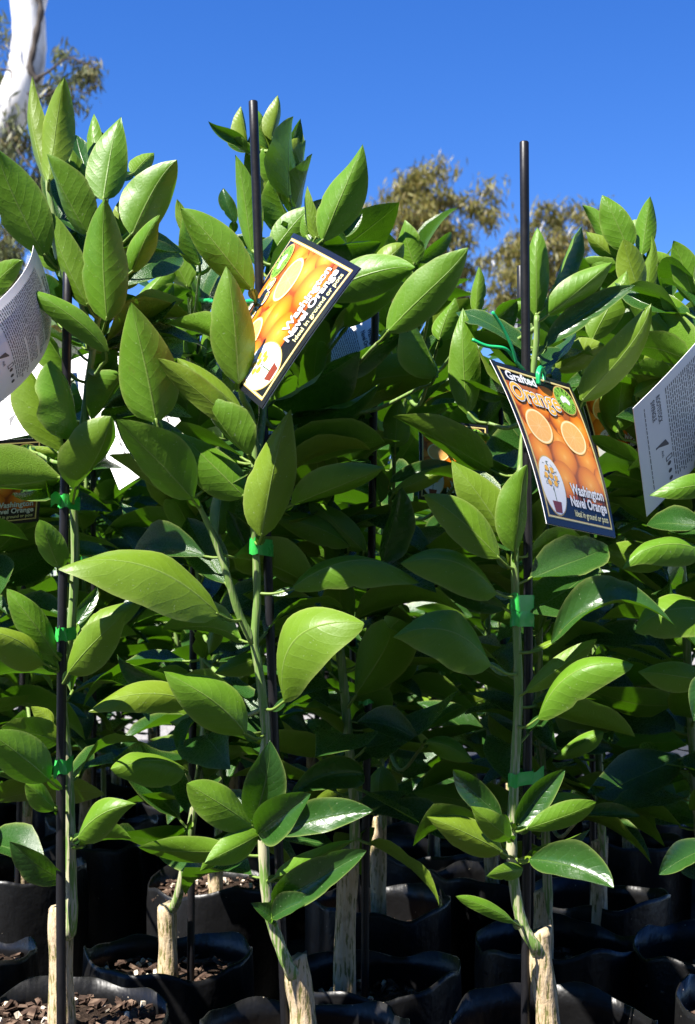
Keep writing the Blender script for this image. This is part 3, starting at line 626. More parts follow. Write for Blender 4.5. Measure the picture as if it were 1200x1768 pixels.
# ------------------------------------------------------------------ hand-placed leaves of the front plants
# base x y, tip x y, seen width (photo px), side seen, roll (deg, + turns the seen side to the sun), bend, depth at base, depth change to tip
LV = """
82 320 48 135 40 u 40 .03 1.31 .02 F1
83 314 109 138 62 u 18 -.04 1.30 .01 F1
168 288 150 190 32 u 20 0 1.32 .02 F1
178 345 201 191 70 u 8 -.03 1.30 .01 F1
228 302 264 262 36 u 5 0 1.34 .02 F1
78 443 -8 260 88 u 5 .05 1.28 -.02 F1
153 406 84 266 64 u 38 .05 1.28 -.01 F1
228 406 295 273 86 u -6 -.03 1.28 .01 F1
185 553 181 345 86 u 14 .04 1.26 -.01 F1
152 528 84 366 54 u 22 .04 1.28 .0 F1
228 472 272 367 46 u 10 .05 1.28 -.02 F1
160 335 126 232 52 t -20 0 1.36 .03 F1
116 505 90 330 44 t -30 0 1.33 .03 F1
-30 512 37 444 40 u 25 .04 1.28 -.02 F0
187 607 37 496 44 u 12 .06 1.25 -.02 F1 0.05
119 645 45 533 52 u -45 .04 1.29 .0 F1
113 782 38 602 62 u -52 .05 1.27 .02 F1
134 762 100 620 66 u -45 .06 1.26 -.01 F1
213 645 160 727 48 u -30 .03 1.30 .0 F1
270 728 223 522 110 u 2 .03 1.24 -.01 F2
128 844 194 724 74 u -28 .08 1.26 -.02 F1
333 862 199 725 88 u -22 .06 1.25 -.02 F2 0.04
428 748 272 621 46 u 5 .06 1.26 -.02 F2
416 706 302 622 46 u 15 .05 1.28 .0 F2
422 858 300 738 72 u 18 .06 1.27 .0 F2
431 788 355 687 60 u -30 .05 1.255 -.01 F2
235 532 298 450 40 u 25 .02 1.46 .02 S29
328 613 312 540 42 u 5 .02 1.48 .0 S29
357 617 362 545 30 u 20 .02 1.48 .0 S29
325 496 275 405 56 u 12 .02 1.48 .0 S29
330 502 242 537 28 u -35 .03 1.45 .0 S29
47 770 103 783 22 u 30 .03 1.36 .0 F1
104 874 75 790 46 t -30 .04 1.33 .0 F1
377 922 388 830 46 u 25 .02 1.40 .02 S29
103 983 72 897 52 u 15 .05 1.28 -.02 F1
378 1060 100 982 92 u 42 .15 1.25 -.04 F2 0.075
97 1132 12 1019 58 u 5 .05 1.27 -.02 F1
76 1146 -42 1090 64 u 28 .14 1.26 -.03 F1 0.07
103 1158 -12 1165 62 u -38 -.08 1.28 .0 F1
117 1163 212 1063 70 u 8 .07 1.25 -.03 F1
125 1112 247 1032 52 u 18 .06 1.33 .0 F1
130 1082 172 1016 26 t 10 0 1.33 .02 F1
336 1212 151 1227 60 u 28 .14 1.30 -.03 F2 0.06
292 1182 197 1140 50 t -25 .04 1.33 .0 S29
425 1268 282 1165 92 u 12 .07 1.25 -.03 F2 0.06
92 1248 55 1218 28 u 15 0 1.45 .0 S04
106 1278 3 1248 52 u -25 .04 1.29 -.01 F1
86 1347 -22 1262 78 u 0 .07 1.26 -.03 F1
320 1326 191 1341 66 u 28 .16 1.33 -.04 S29 0.08
97 1398 47 1353 44 u 10 .05 1.28 -.02 F1
134 1446 226 1387 62 u 14 .08 1.26 -.02 F1 0.08
138 1462 226 1442 52 u -40 -.05 1.28 .0 F1
114 1522 19 1452 50 t -30 .06 1.30 -.02 F1
404 1470 235 1463 48 u -20 -.07 1.29 -.04 F2 -0.05
449 1440 349 1487 58 u -12 .09 1.26 -.03 F2
438 1428 323 1354 68 u 18 .08 1.26 -.03 F2
452 1452 345 1497 34 u -40 .03 1.30 .0 F2
438 1418 472 1285 72 t -10 .05 1.26 -.02 F2
446 1440 539 1376 76 t 5 .06 1.25 -.03 F2
474 1442 645 1400 56 t 22 .06 1.27 -.02 F2
474 1516 612 1440 36 u -20 .05 1.275 -.02 F2
472 1562 637 1467 68 t 8 .06 1.26 -.03 F2
470 1585 537 1552 40 t 25 .06 1.255 -.02 F2
477 1590 433 1562 32 t 20 .03 1.265 -.01 F2
628 1336 494 1373 62 t 5 .10 1.42 -.04 S59 0.08
660 1322 655 1402 62 u 15 .10 1.62 -.04 S65
868 1472 739 1409 64 u 10 .06 1.29 -.02 F3
883 1448 820 1398 46 u -10 .12 1.27 -.03 F3
867 1412 782 1333 46 t 10 -.10 1.28 -.02 F3
892 1426 975 1328 50 t -8 -.08 1.29 .0 F3
906 1432 1032 1386 44 u -20 -.09 1.28 -.02 F3 -0.05
906 1410 1010 1372 34 u 0 .06 1.36 .0 F3
1000 1412 1106 1409 26 t 40 .06 1.40 -.02 S94
914 1484 1062 1538 72 t 22 .08 1.27 -.05 F3 0.05
903 1500 838 1512 32 u -5 .08 1.28 -.03 F3
890 1594 786 1550 26 u 15 .08 1.29 -.02 F3
908 1482 1020 1432 40 t -25 .05 1.31 .0 F3
1232 1462 1137 1511 46 t 28 .06 1.30 -.03 F4
952 1110 1157 1056 58 t 46 .19 1.28 -.03 F3 0.11
1240 1056 1094 1086 80 u 34 .14 1.30 .0 F4 0.07
906 1196 1032 1104 42 u 0 .08 1.30 -.01 F3
929 1240 1097 1152 66 u 36 .22 1.27 -.03 F3 0.1
848 1147 683 1088 92 u 26 .17 1.27 -.02 F3 0.1
858 1024 690 978 72 u 32 .17 1.29 -.01 F3 0.11
872 1050 762 1010 38 t -10 .07 1.31 .0 F3
862 964 735 850 66 u 12 .06 1.29 .0 F3
1042 1264 957 1311 36 u 10 .08 1.50 .0 S94
735 1280 815 1316 42 u 12 .08 1.42 .0 S65 0.08
1212 950 1072 974 56 u 30 .14 1.28 -.02 F4 0.08
1216 1176 1100 1160 54 u 5 .08 1.33 .0 F4
1228 1165 1193 1242 52 t 5 .06 1.27 -.02 F4
889 952 897 802 56 u -25 .05 1.27 .0 F3
870 924 776 796 72 u 10 .05 1.30 .0 F3
882 682 814 588 52 t -35 .03 1.36 .02 F3
1232 836 1126 855 42 u 10 .10 1.21 -.01 F4
1065 747 1076 640 78 u 6 .03 1.48 .0 S123
1063 766 1004 690 44 u 12 .04 1.50 .0 S94
1108 802 1014 748 32 u -40 .04 1.42 .0 S123
1134 652 1128 584 52 u 18 .03 1.46 .0 S123
1094 682 1146 652 36 u 12 .04 1.46 .0 S123
557 418 628 250 76 u 14 .03 1.34 -.01 F2
548 414 524 321 24 u 22 .02 1.35 .0 F2
556 508 719 457 76 u 14 -.07 1.33 -.03 F2 0.07
668 573 816 437 76 u 6 .05 1.30 -.02 S59
716 458 694 380 46 u 22 .02 1.45 .0 S65
720 452 784 404 26 t -25 .03 1.48 .0 S65
826 574 894 522 46 t -25 -.05 1.40 .0 F3
758 587 786 514 46 u 16 .02 1.44 .0 S65
808 716 800 528 56 u -6 .03 1.36 .0 F3
756 652 703 540 56 u -50 .04 1.37 .0 S59
926 546 925 389 44 u -4 .03 1.345 .0 F3
955 497 1006 392 36 t -40 -.02 1.36 .02 F3
944 546 1058 449 56 u -14 .04 1.34 -.01 F3
938 602 1091 489 44 t 25 .05 1.35 .0 F3
1022 588 1088 470 60 u 10 .03 1.42 .0 S94
1004 692 1138 533 62 u -14 .04 1.36 -.01 S94
1086 432 1043 333 54 u 0 .02 1.48 .0 S123
1108 442 1124 340 40 u 12 .02 1.48 .0 S123
1054 422 1012 352 30 u 16 .02 1.50 .01 S123
1072 452 1010 402 36 u -12 .03 1.50 .0 S123
1084 492 1010 446 38 u -5 .05 1.50 .0 S123
1107 512 1074 415 52 u -14 .04 1.46 .0 S123
1118 522 1134 406 28 u 0 .02 1.48 .0 S123
1144 522 1160 446 40 t 10 .02 1.50 .0 S123
1200 522 1164 416 52 u 20 .02 1.40 .0 F4
1122 562 1085 508 42 u -30 .03 1.50 .0 S123
1212 592 1142 502 46 u 22 .03 1.38 .0 F4
822 542 830 460 28 u 12 .02 1.48 .0 S65
428 252 412 182 28 u -35 .02 1.48 .01 S59
466 272 445 204 28 u -40 .02 1.48 .0 S59
470 242 483 166 30 u -25 .02 1.48 .01 S59
428 252 357 214 25 t 0 .04 1.48 -.01 S59
434 268 396 243 24 u -40 .04 1.48 .0 S59
500 342 494 202 50 u -38 .03 1.45 .0 S59
508 312 533 242 27 u -36 .02 1.47 .0 S59
504 372 538 267 40 u -38 .02 1.46 .0 S59
492 332 454 254 32 u -42 .02 1.47 .0 S59
500 392 464 308 42 u -40 .03 1.46 .0 S59
436 437 416 266 46 u 20 .02 1.36 .0 F2
406 387 382 324 28 t -10 .03 1.42 .0 S29
470 436 538 351 52 u 16 .03 1.40 .0 S59
530 412 522 368 24 u 16 .02 1.38 .0 F2
437 502 319 352 76 u -2 .04 1.27 -.01 F2
412 662 397 459 82 u -8 .04 1.20 -.02 F2
346 458 320 374 32 u -40 .02 1.40 .0 S29
318 402 305 345 22 u 22 .02 1.45 .0 S29
556 424 657 414 36 t -35 .05 1.38 .0 F2
586 408 628 370 27 t 0 .03 1.42 .0 S59
598 426 574 396 20 t 10 .02 1.40 .0 S59
596 566 704 498 60 u -48 .05 1.38 .0 S59
470 694 622 606 74 t -40 .05 1.34 -.01 F2
588 646 704 566 38 t -28 .04 1.36 .0 S59
500 724 657 668 62 t -45 .06 1.36 -.01 F2
452 926 494 705 88 u 2 .04 1.25 -.02 F2
503 872 663 806 60 u -25 .10 1.27 -.02 F2 0.07
626 802 590 738 58 u 14 .02 1.50 .0 S59
682 772 690 688 52 u 0 .03 1.46 .0 S65
604 943 472 898 50 u 20 .08 1.40 -.03 S59 0.06
632 954 538 862 52 u 8 .04 1.40 .0 S59
503 1017 724 998 62 u 38 .17 1.28 .0 F2 0.1
490 1212 634 1074 100 u 34 .27 1.26 -.04 F2 0.17
597 1216 523 1226 42 u 5 .06 1.50 .0 S59
460 1132 374 1162 42 u 15 .08 1.38 -.02 S29
376 1066 362 1130 28 u 20 .03 1.40 .0 S29
432 962 394 880 42 t -10 .04 1.34 .0 F2
850 812 680 714 62 u -30 .08 1.36 -.01 F3 0.08
816 797 740 744 36 u 5 .06 1.42 .0 S65
674 832 778 799 26 t 30 .05 1.42 -.02 S65
676 852 776 804 32 u 5 .06 1.40 -.01 S65
660 972 690 840 52 t -30 .03 1.38 .0 S59
488 300 470 195 44 u -38 .02 1.49 .0 S59
480 330 440 225 44 u -40 .03 1.50 .0 S59
498 352 520 232 40 u -36 .02 1.49 .0 S59
478 380 424 300 46 u -42 .03 1.50 .0 S59
500 300 512 205 34 t -20 .02 1.50 .0 S59
476 410 448 330 44 t -30 .03 1.48 .0 S59
510 420 560 340 42 t -20 .03 1.47 .0 S59
430 262 388 222 30 t -15 .04 1.50 .0 S59
460 250 452 188 26 u -40 .02 1.50 .0 S59
140 400 120 250 62 u 5 .02 1.335 .0 F1
215 420 240 318 56 u -12 .03 1.335 .0 F1
104 470 52 372 60 u -8 .04 1.33 .0 F1
170 300 172 222 44 t -15 .02 1.345 .0 F1
150 440 206 380 52 t -20 .03 1.34 .0 F1
205 500 262 428 52 u -20 .03 1.32 .0 F1
100 560 62 470 50 t -30 .03 1.35 .0 F1
240 560 300 490 50 t -25 .03 1.40 .0 S29
180 660 210 590 60 u -35 .03 1.36 .0 F1
640 480 700 420 52 u 10 .03 1.42 .0 S59
745 520 720 430 50 u 8 .03 1.50 .0 S65
960 640 1040 590 56 u -10 .03 1.40 .0 F3
1150 640 1190 560 56 u 10 .03 1.44 .0 S123
1160 480 1120 430 40 u -10 .02 1.52 .0 S123
"""
PL = dict(F0=F0, F1=F1, F2=F2, F3=F3, F4=F4, S29=S29, S59=S59, S65=S65, S94=S94, S123=S123, S04=S04)
for i, ln in enumerate(x for x in LV.strip().split('\n') if x.strip()):
    q = ln.split(); bx, by, tx, ty, wp = map(float, q[:5]); side = q[5]; roll, bend, Yb, dY = map(float, q[6:10]); p = PL[q[10]]
    if roll <= -25: roll = max(-66, roll * 1.5)
    rr = random.Random(500 + i)
    B = at(bx, by, Yb); T = at(tx, ty, Yb + dY)
    mid = (B + T) / 2; c = (Vector((0, 0, ZC)) - mid).normalized(); l = (T - B).normalized()
    c = (c - l * c.dot(l)).normalized(); s = l.cross(c)
    if s.dot(Vector((-.55, 0, .83))) < 0: s = -s
    v = c * math.cos(R(roll)) + s * math.sin(R(roll))
    wid = 1.03 * wp * Yb / F / max(.55, math.cos(R(roll)))
    fold = rr.uniform(.28, .72)
    bow = float(q[11]) if len(q) > 11 else rr.uniform(-.015, .03)
    s0 = l.cross((v - l * v.dot(l)).normalized())
    curl = bow if s0.dot(Vector((-.55, 0, .83))) > 0 else -bow
    add_leaf(p, B, T, wid, v, side, bend, fold, rr.uniform(.02, .055), curl, 500 + i)

# leaves the front plants carry on their far side
for p, n, z0, z1, sd in ((F1, 14, .40, .92, 61), (F2, 9, .34, .60, 62), (F3, 11, .34, .70, 63), (F4, 22, .34, .90, 64), (F0, 9, .34, .80, 65), (F1, 16, .66, .94, 66), (F2, 20, .62, .90, 67), (F3, 18, .62, .84, 68), (F4, 14, .62, .88, 69)):
    scatter(p, n, z0, z1, sd, az=(R(25), R(155)), elmin=-25, elmax=30)
for p, n, z0, z1, sd in ((S29, 30, .36, .90, 71), (S59, 34, .38, .92, 72), (S65, 34, .36, .98, 73), (S94, 34, .36, .88, 74), (S103, 36, .36, .95, 75),
                         (S123, 32, .36, .86, 76), (S37, 36, .36, .90, 77), (S04, 36, .38, .94, 78), (S17, 34, .36, .94, 79), (S75, 36, .38, .95, 80), (SM1, 16, .36, .70, 81)):
    scatter(p, int(n * 1.65), z0 - .05, z1, sd, .09, .135, elmin=-40, elmax=50)
    scatter(p, 24, .64, z1 - .01, sd + 400, .085, .13, elmin=-30, elmax=40)
    scatter(p, 22, .38, .74, sd + 800, .055, .095, elmin=-35, elmax=45)

# ------------------------------------------------------------------ pots under them
PB = [(107, 1.31, .100, 'black planter bag with bark-strewn soil at the bottom left corner', .215, .196, 190),
      (524, 1.30, .098, 'black planter bag of the middle front sapling, at the bottom edge', .205, .165, 120),
      (955, 1.32, .100, 'black planter bag of the right front sapling, at the bottom edge', .208, .160, 120),
      (1345, 1.34, .098, 'black planter bag at the bottom right corner, mostly outside the picture', .215, .190, 40),
      (-215, 1.33, .098, 'black planter bag outside the bottom left corner', .205, .18, 0),
      (290, 1.62, .100, 'black planter bag holding the short dark trunk, white crumbs on its soil', .192, .158, 170),
      (645, 1.53, .098, 'black planter bag in the middle behind the front row', .196, .150, 90),
      (962, 1.68, .100, 'open black planter bag behind the right front trunk, pale pellets on its soil', .192, .152, 110),
      (1240, 1.62, .098, 'black planter bag at the right edge behind the front row', .20, .155, 60),
      (-85, 1.62, .098, 'black planter bag at the left edge behind the front row', .190, .166, 40),
      (652, 1.87, .098, 'black planter bag around the straight sunlit trunk', .20, .150, 40),
      (1034, 1.90, .098, 'black planter bag right of the right front trunk, third row', .20, .152, 40),
      (370, 2.03, .098, 'black planter bag around the short sunlit trunk, bark chips on top', .19, .172, 120),
      (36, 2.08, .098, 'black planter bag at the far left, third row', .20, .155, 40),
      (178, 2.5, .098, 'black planter bag in deep shade right of the leftmost trunk', .20, .155, 0),
      (748, 2.25, .098, 'black planter bag in deep shade between the middle and right plants', .20, .155, 0)]
for i, (px, Y, r, lb, rim, so_, ch) in enumerate(PB): bag(px, Y, r, lb, rim, so_, ch, 900 + i)

# ------------------------------------------------------------------ the rows behind
used = [((at(b[0], HY, b[1])).x, b[1]) for b in PB]
gi = 0
for j, Y in enumerate((2.05, 2.30, 2.54, 2.78, 3.02, 3.26, 3.50)):
    half = .245 * Y + .14; x = -half - .24 + (j % 2) * .11
    while x < half:
        xx, yy = x + rnd.uniform(-.02, .02), Y + rnd.uniform(-.02, .02); x += .215
        if any((xx - a) ** 2 + (yy - b) ** 2 < .185 ** 2 for a, b in used): continue
        used.append((xx, yy)); gi += 1
        px = lambda X: CX + X / yy * F
        py = lambda Z: HY - (Z - ZC) / yy * F
        cutz = rnd.uniform(.27, .36); dx = rnd.uniform(-.02, .02); top = rnd.uniform(.86, .99) - .03 * (yy > 3)
        p = sapling([(px(xx), py(.16), yy), (px(xx + dx * .3), py(cutz), yy)],
            [(px(xx + dx * .3 + .008), py(cutz - .01), yy - .006), (px(xx + dx * .5), py(.45), yy - .008), (px(xx + dx + rnd.uniform(-.012, .012)), py(.62), yy), (px(xx + dx * 1.5), py(top - .12), yy), (px(xx + dx * 1.6 + rnd.uniform(-.02, .02)), py(top), yy)],
            'citrus sapling lost in the dark rows behind the plants in front', .020, 'saplings in the rows behind', seed=200 + gi)
        scatter(p, 50 if yy < 2.9 else 38, .31, top, 300 + gi, .10, .14, elmin=-40, elmax=50); scatter(p, 22 if yy < 2.7 else 12, .68, top, 700 + gi, .09, .135, elmin=-30, elmax=40)
        root, path = stake([(px(xx + .012), py(top + rnd.uniform(-.04, .06)), yy - .016), (px(xx + .014), py(.5), yy - .016), (px(xx + .014), py(.10), yy - .016)], 'thin black stake lost in the dark rows behind the plants in front', group='stakes in the rows behind')
        for z in (.48, .66): tape(root, path_at_z(path, z), path_at_z(p.mainpath, z) if (path_at_z(p.mainpath, z) - path_at_z(path, z)).length < .03 else path_at_z(path, z) + Vector((.01, .006, 0)), .0043, .004, .013, gi * 3 + int(z * 10), .012)
        bag(px(xx), yy, .097, 'black planter bag in the dark rows behind the plants in front', .20, .150, 0, 1000 + gi, 'planter bags in the rows behind')

# ------------------------------------------------------------------ labels
TC = {}
def text2d(s, size=1.0, bold=0.0, shear=0.0, xs=1.0):
    key = (s, size, bold, shear, xs)
    if key not in TC: TC[key] = text2d_(*key)
    return TC[key]
def text2d_(s, size=1.0, bold=0.0, shear=0.0, xs=1.0):
    cu = bpy.data.curves.new('t', 'FONT'); cu.body = s; cu.size = size; cu.offset = bold; cu.shear = shear; cu.fill_mode = 'FRONT'
    cu.resolution_u = 3
    o = bpy.data.objects.new('t', cu); C.objects.link(o)
    dg = bpy.context.evaluated_depsgraph_get(); m = bpy.data.meshes.new_from_object(o.evaluated_get(dg))
    V = [(v.co.x * xs, v.co.y) for v in m.vertices]; Fc = [tuple(p.vertices) for p in m.polygons]
    bpy.data.objects.remove(o); bpy.data.curves.remove(cu); bpy.data.meshes.remove(m)
    return V, Fc
def fit(s, x0, x1, y, h, bold=0.0, shear=0.0):
    """lettering from x0 to x1, baseline y, capital height h"""
    V, Fc = text2d(s, 1.0, bold, shear)
    a, b = min(v[0] for v in V), max(v[0] for v in V)
    k = (x1 - x0) / (b - a)
    return [(x0 + (v[0] - a) * k, y + v[1] * h / .72) for v in V], Fc
def disc(cx, cy, rx, ry, rot=0, n=28):
    V = [(cx, cy)]; U = [(0, 0)]; cr, sr_ = math.cos(rot), math.sin(rot)
    for k in range(n):
        a = 2 * math.pi * k / n; x, y = rx * math.cos(a), ry * math.sin(a)
        V.append((cx + x * cr - y * sr_, cy + x * sr_ + y * cr)); U.append((math.cos(a), math.sin(a)))
    return V, [(0, 1 + k, 1 + (k + 1) % n) for k in range(n)], U
def rect(x0, y0, x1, y1): return [(x0, y0), (x1, y0), (x1, y1), (x0, y1)], [(0, 1, 2, 3)]
def frame2d(x0, y0, x1, y1, w_):
    V = [(x0, y0), (x1, y0), (x1, y1), (x0, y1), (x0 + w_, y0 + w_), (x1 - w_, y0 + w_), (x1 - w_, y1 - w_), (x0 + w_, y1 - w_)]
    return V, [(0, 1, 5, 4), (1, 2, 6, 5), (2, 3, 7, 6), (3, 0, 4, 7)]
HH = 1.34    # label height for width 1
class Card:
    def __init__(s, tl, tr, br, bl, label, bulge=0.0, bulge_v=0.0):
        s.c = [at(*q) for q in (tl, tr, br, bl)]; s.b, s.bv = bulge, bulge_v
        n = (s.c[1] - s.c[0]).cross(s.c[3] - s.c[0]).normalized(); s.n = -n          # printed side
        ctr = sum(s.c, Vector()) / 4; s.loc = ctr
        s.root = empty('plant_label', ctr); tag(s.root, label, 'plant label')
    def P(s, x, y, off):
        u, v = x, 1 - y / HH
        p = s.c[0].lerp(s.c[1], u).lerp(s.c[3].lerp(s.c[2], u), v)
        return p + s.n * (s.b * 4 * u * (1 - u) + s.bv * 4 * v * (1 - v) + off) - s.loc
    def stock(s):
        V, Fc, fm = [], [], []; n, m = 10, 14
        for k, off in enumerate((0, -.0005)):
            for j in range(m + 1):
                for i in range(n + 1): V.append(s.P(i / n, HH * j / m, off))
        N = (n + 1) * (m + 1)
        for j in range(m):
            for i in range(n):
                a = j * (n + 1) + i; Fc.append((a, a + 1, a + n + 2, a + n + 1)); Fc.append((N + a, N + a + n + 1, N + a + n + 2, N + a + 1))
        for i in range(n): a = i; Fc.append((a, N + a, N + a + 1, a + 1)); a = m * (n + 1) + i; Fc.append((a, a + 1, N + a + 1, N + a))
        for j in range(m): a = j * (n + 1); Fc.append((a, a + n + 1, N + a + n + 1, N + a)); a += n; Fc.append((a, N + a, N + a + n + 1, a + n + 1))
        o = obj('card', mesh('card', V, Fc, mats=[M['white']], smooth=False), s.root)
    def part(s, name, items):
        """items: (verts, faces, [uvs], material key, layer)"""
        bm = bmesh.new(); uvl = bm.loops.layers.uv.new('UVMap'); keys = []
        for it in items:
            V, Fc = it[0], it[1]; U = it[2]; key, lay = it[3], it[4]
            if key not in keys: keys.append(key)
            sub = bmesh.new(); su = sub.loops.layers.uv.new('UVMap')
            bv = [sub.verts.new((x, y, 0)) for x, y in V]
            for f in Fc:
                if len(set(f)) < 3: continue
                try: fa = sub.faces.new([bv[i] for i in f])
                except ValueError: continue
                if U:
                    for lp, i in zip(fa.loops, f): lp[su].uv = U[i]
            xs, ys = [v[0] for v in V], [v[1] for v in V]
            for ax, lo, hi, cnt, tot in ((0, min(xs), max(xs), 10, 1.0), (1, min(ys), max(ys), 14, HH)):
                for k in range(1, cnt):
                    q = tot * k / cnt
                    if lo < q < hi:
                        co = (q, 0, 0) if ax == 0 else (0, q, 0); no = (1, 0, 0) if ax == 0 else (0, 1, 0)
                        bmesh.ops.bisect_plane(sub, geom=sub.verts[:] + sub.edges[:] + sub.faces[:], plane_co=co, plane_no=no)
            mp = {v: bm.verts.new(s.P(min(max(v.co.x, 0), 1), min(max(v.co.y, 0), HH), .00011 * lay)) for v in sub.verts}
            for fa in sub.faces:
                nf = bm.faces.new([mp[v] for v in fa.verts]); nf.material_index = keys.index(key)
                for a, b in zip(nf.loops, fa.loops): a[uvl].uv = b[su].uv
            sub.free()
        m = bpy.data.meshes.new(name); bm.to_mesh(m); bm.free()
        for k in keys: m.materials.append(M[k])
        return obj(name, m, s.root)
def arc_text(s, cx, cy, r, a0, a1, h, flip=False, bold=.02):
    V, Fc = [], []
    for i, ch in enumerate(s):
        a = a0 + (a1 - a0) * (i + .5) / len(s); v, f = text2d(ch, 1, bold)
        if not v: continue
        x0, x1 = min(q[0] for q in v), max(q[0] for q in v); k = h / .72; rot = a - math.pi / 2 + (math.pi if flip else 0)
        bx, by = cx + r * math.cos(a), cy + r * math.sin(a); n0 = len(V)
        for q in v:
            x, y = (q[0] - (x0 + x1) / 2) * k * .8, (q[1] - .36) * k
            V.append((bx + x * math.cos(rot) - y * math.sin(rot), by + x * math.sin(rot) + y * math.cos(rot)))
        Fc += [tuple(n0 + i2 for i2 in g) for g in f]
    return V, Fc
AUS = [(-.95, .05), (-.9, .35), (-.55, .5), (-.35, .75), (-.1, .8), (.05, .6), (.25, .55), (.35, .9), (.5, .55), (.75, .25), (.95, -.1), (.85, -.5), (.6, -.75), (.35, -.6), (.1, -.35), (-.3, -.35), (-.6, -.6), (-.85, -.5)]
def front_print(c):
    pic = [(*rect(.0, .0, 1, HH), None, 'black', 1), (*rect(.05, .20, .965, 1.17), None, 'brick', 2)]
    def orr(cx, cy, rx, ry, rot=0, lay=3):
        v, f, u = disc(cx, cy, rx, ry, rot); pic.append((v, f, u, 'fruit', lay))
    for k, q in enumerate([(.15, 1.03, .15, .13), (.40, 1.00, .15, .13), (.58, 1.08, .16, .14), (.86, .86, .13, .15), (.12, .70, .16, .15), (.46, .70, .16, .15), (.80, .70, .15, .15), (.20, .86, .12, .12), (.58, .88, .12, .12)]):
        orr(*q, 0, 3 + (k % 3) * .4)
    orr(.16, .56, .15, .16, 0, 5); orr(.48, .545, .17, .165, .2, 5.5); orr(.80, .56, .155, .16, 0, 5.2); orr(.40, .36, .17, .175, .1, 6); orr(.74, .355, .18, .18, -.2, 6.5); orr(.93, .42, .08, .13, 0, 5.7); orr(.06, .33, .1, .15, 0, 5.6)
    pic.append((*rect(0, 0, .05, HH), None, 'black', 7)); pic.append((*rect(.965, 0, 1, HH), None, 'black', 7)); pic.append((*rect(.05, 0, .965, .235), None, 'black', 7)) 
    for cx, cy in ((.27, .80), (.72, .78)):
        v, f, u = disc(cx, cy, .165, .15, .15, 36); pic.append((v, f, u, 'slc', 6.7))
    c.part('printed_picture', pic)
    c.part('printed_border', [(*frame2d(.035, .05, .965, HH - .05, .020), None, 'gold', 8), (*frame2d(.041, .056, .959, HH - .056, .007), None, 'cream', 9)])
    ov = disc(.20, .31, .155, .225, 0, 40); o2 = disc(.20, .31, .163, .235, 0, 40)
    items = [(o2[0], o2[1], None, 'gold', 8.2), (ov[0], ov[1], None, 'iwhite', 9.2), ([(.155, .10), (.245, .10), (.26, .185), (.14, .185)], [(0, 1, 2, 3)], None, 'ibrown', 10), (*rect(.196, .185, .204, .30), None, 'ileaf', 10)]
    rr = random.Random(3)
    for k in range(70):
        a, d = rr.uniform(0, 6.28), .105 * math.sqrt(rr.random()); x, y = .20 + d * math.cos(a) * .9, .39 + d * math.sin(a); b = rr.uniform(0, 6.28)
        items.append(([(x, y), (x + .02 * math.cos(b), y + .02 * math.sin(b)), (x + .034 * math.cos(b + .3), y + .034 * math.sin(b + .3))], [(0, 1, 2)], None, 'ileaf', 10))
    for x, y in ((.17, .44), (.235, .43), (.14, .38), (.205, .38), (.265, .37), (.165, .325), (.245, .325)):
        v, f, u = disc(x, y, .024, .024, 0, 12); items.append((v, f, None, 'iorange', 11))
    c.part('tree_picture', items)
    bx, by, br = .80, 1.13, .135
    d0, d1, d2 = disc(bx, by, br, br, 0, 40), disc(bx, by, br * .93, br * .93, 0, 40), disc(bx, by, br * .56, br * .56, 0, 32)
    aus = [(bx + x * br * .46, by + y * br * .42) for x, y in AUS]
    t1 = arc_text('CITRUS', bx, by, br * .74, R(172), R(8), br * .32); t2 = arc_text('SPECIALISTS', bx, by, br * .74, R(186), R(354), br * .22, True)
    c.part('badge', [(d0[0], d0[1], None, 'gold', 9.3), (d1[0], d1[1], None, 'igreen', 10.3), (aus, [tuple(range(len(aus)))], None, 'iwhite', 11.3), (*t1, None, 'black', 11.3), (*t2, None, 'black', 11.3)])
    L = []
    v = fit('Grafted', .095, .47, 1.185, .082, .03); c.part('lettering', [(*v, None, 'iwhite', 11)])
    for b, k, lay in ((.075, 'black', 9.6), (.05, 'iwhite', 10.6), (.012, 'iorange', 11.6)):
        v = fit('Orange', .075 - b * .12, .68 + b * .12, 1.00, .165, b); L.append((*v, None, k, lay))
    c.part('lettering', L); L = []
    for tx, x0, x1, y, h in (('Washington', .44, .915, .275, .086), ('Navel Orange', .40, .925, .178, .080)):
        v = fit(tx, x0, x1, y, h, .055); L.append((*v, None, 'black', 10)); v = fit(tx, x0 + .003, x1 - .003, y, h, .03); L.append((*v, None, 'iwhite', 11)); c.part('lettering', L); L = []
    v = fit('Ideal in ground or pots', .43, .915, .10, .050, .014); L.append((*v, None, 'cream', 11))
    c.part('lettering', L)
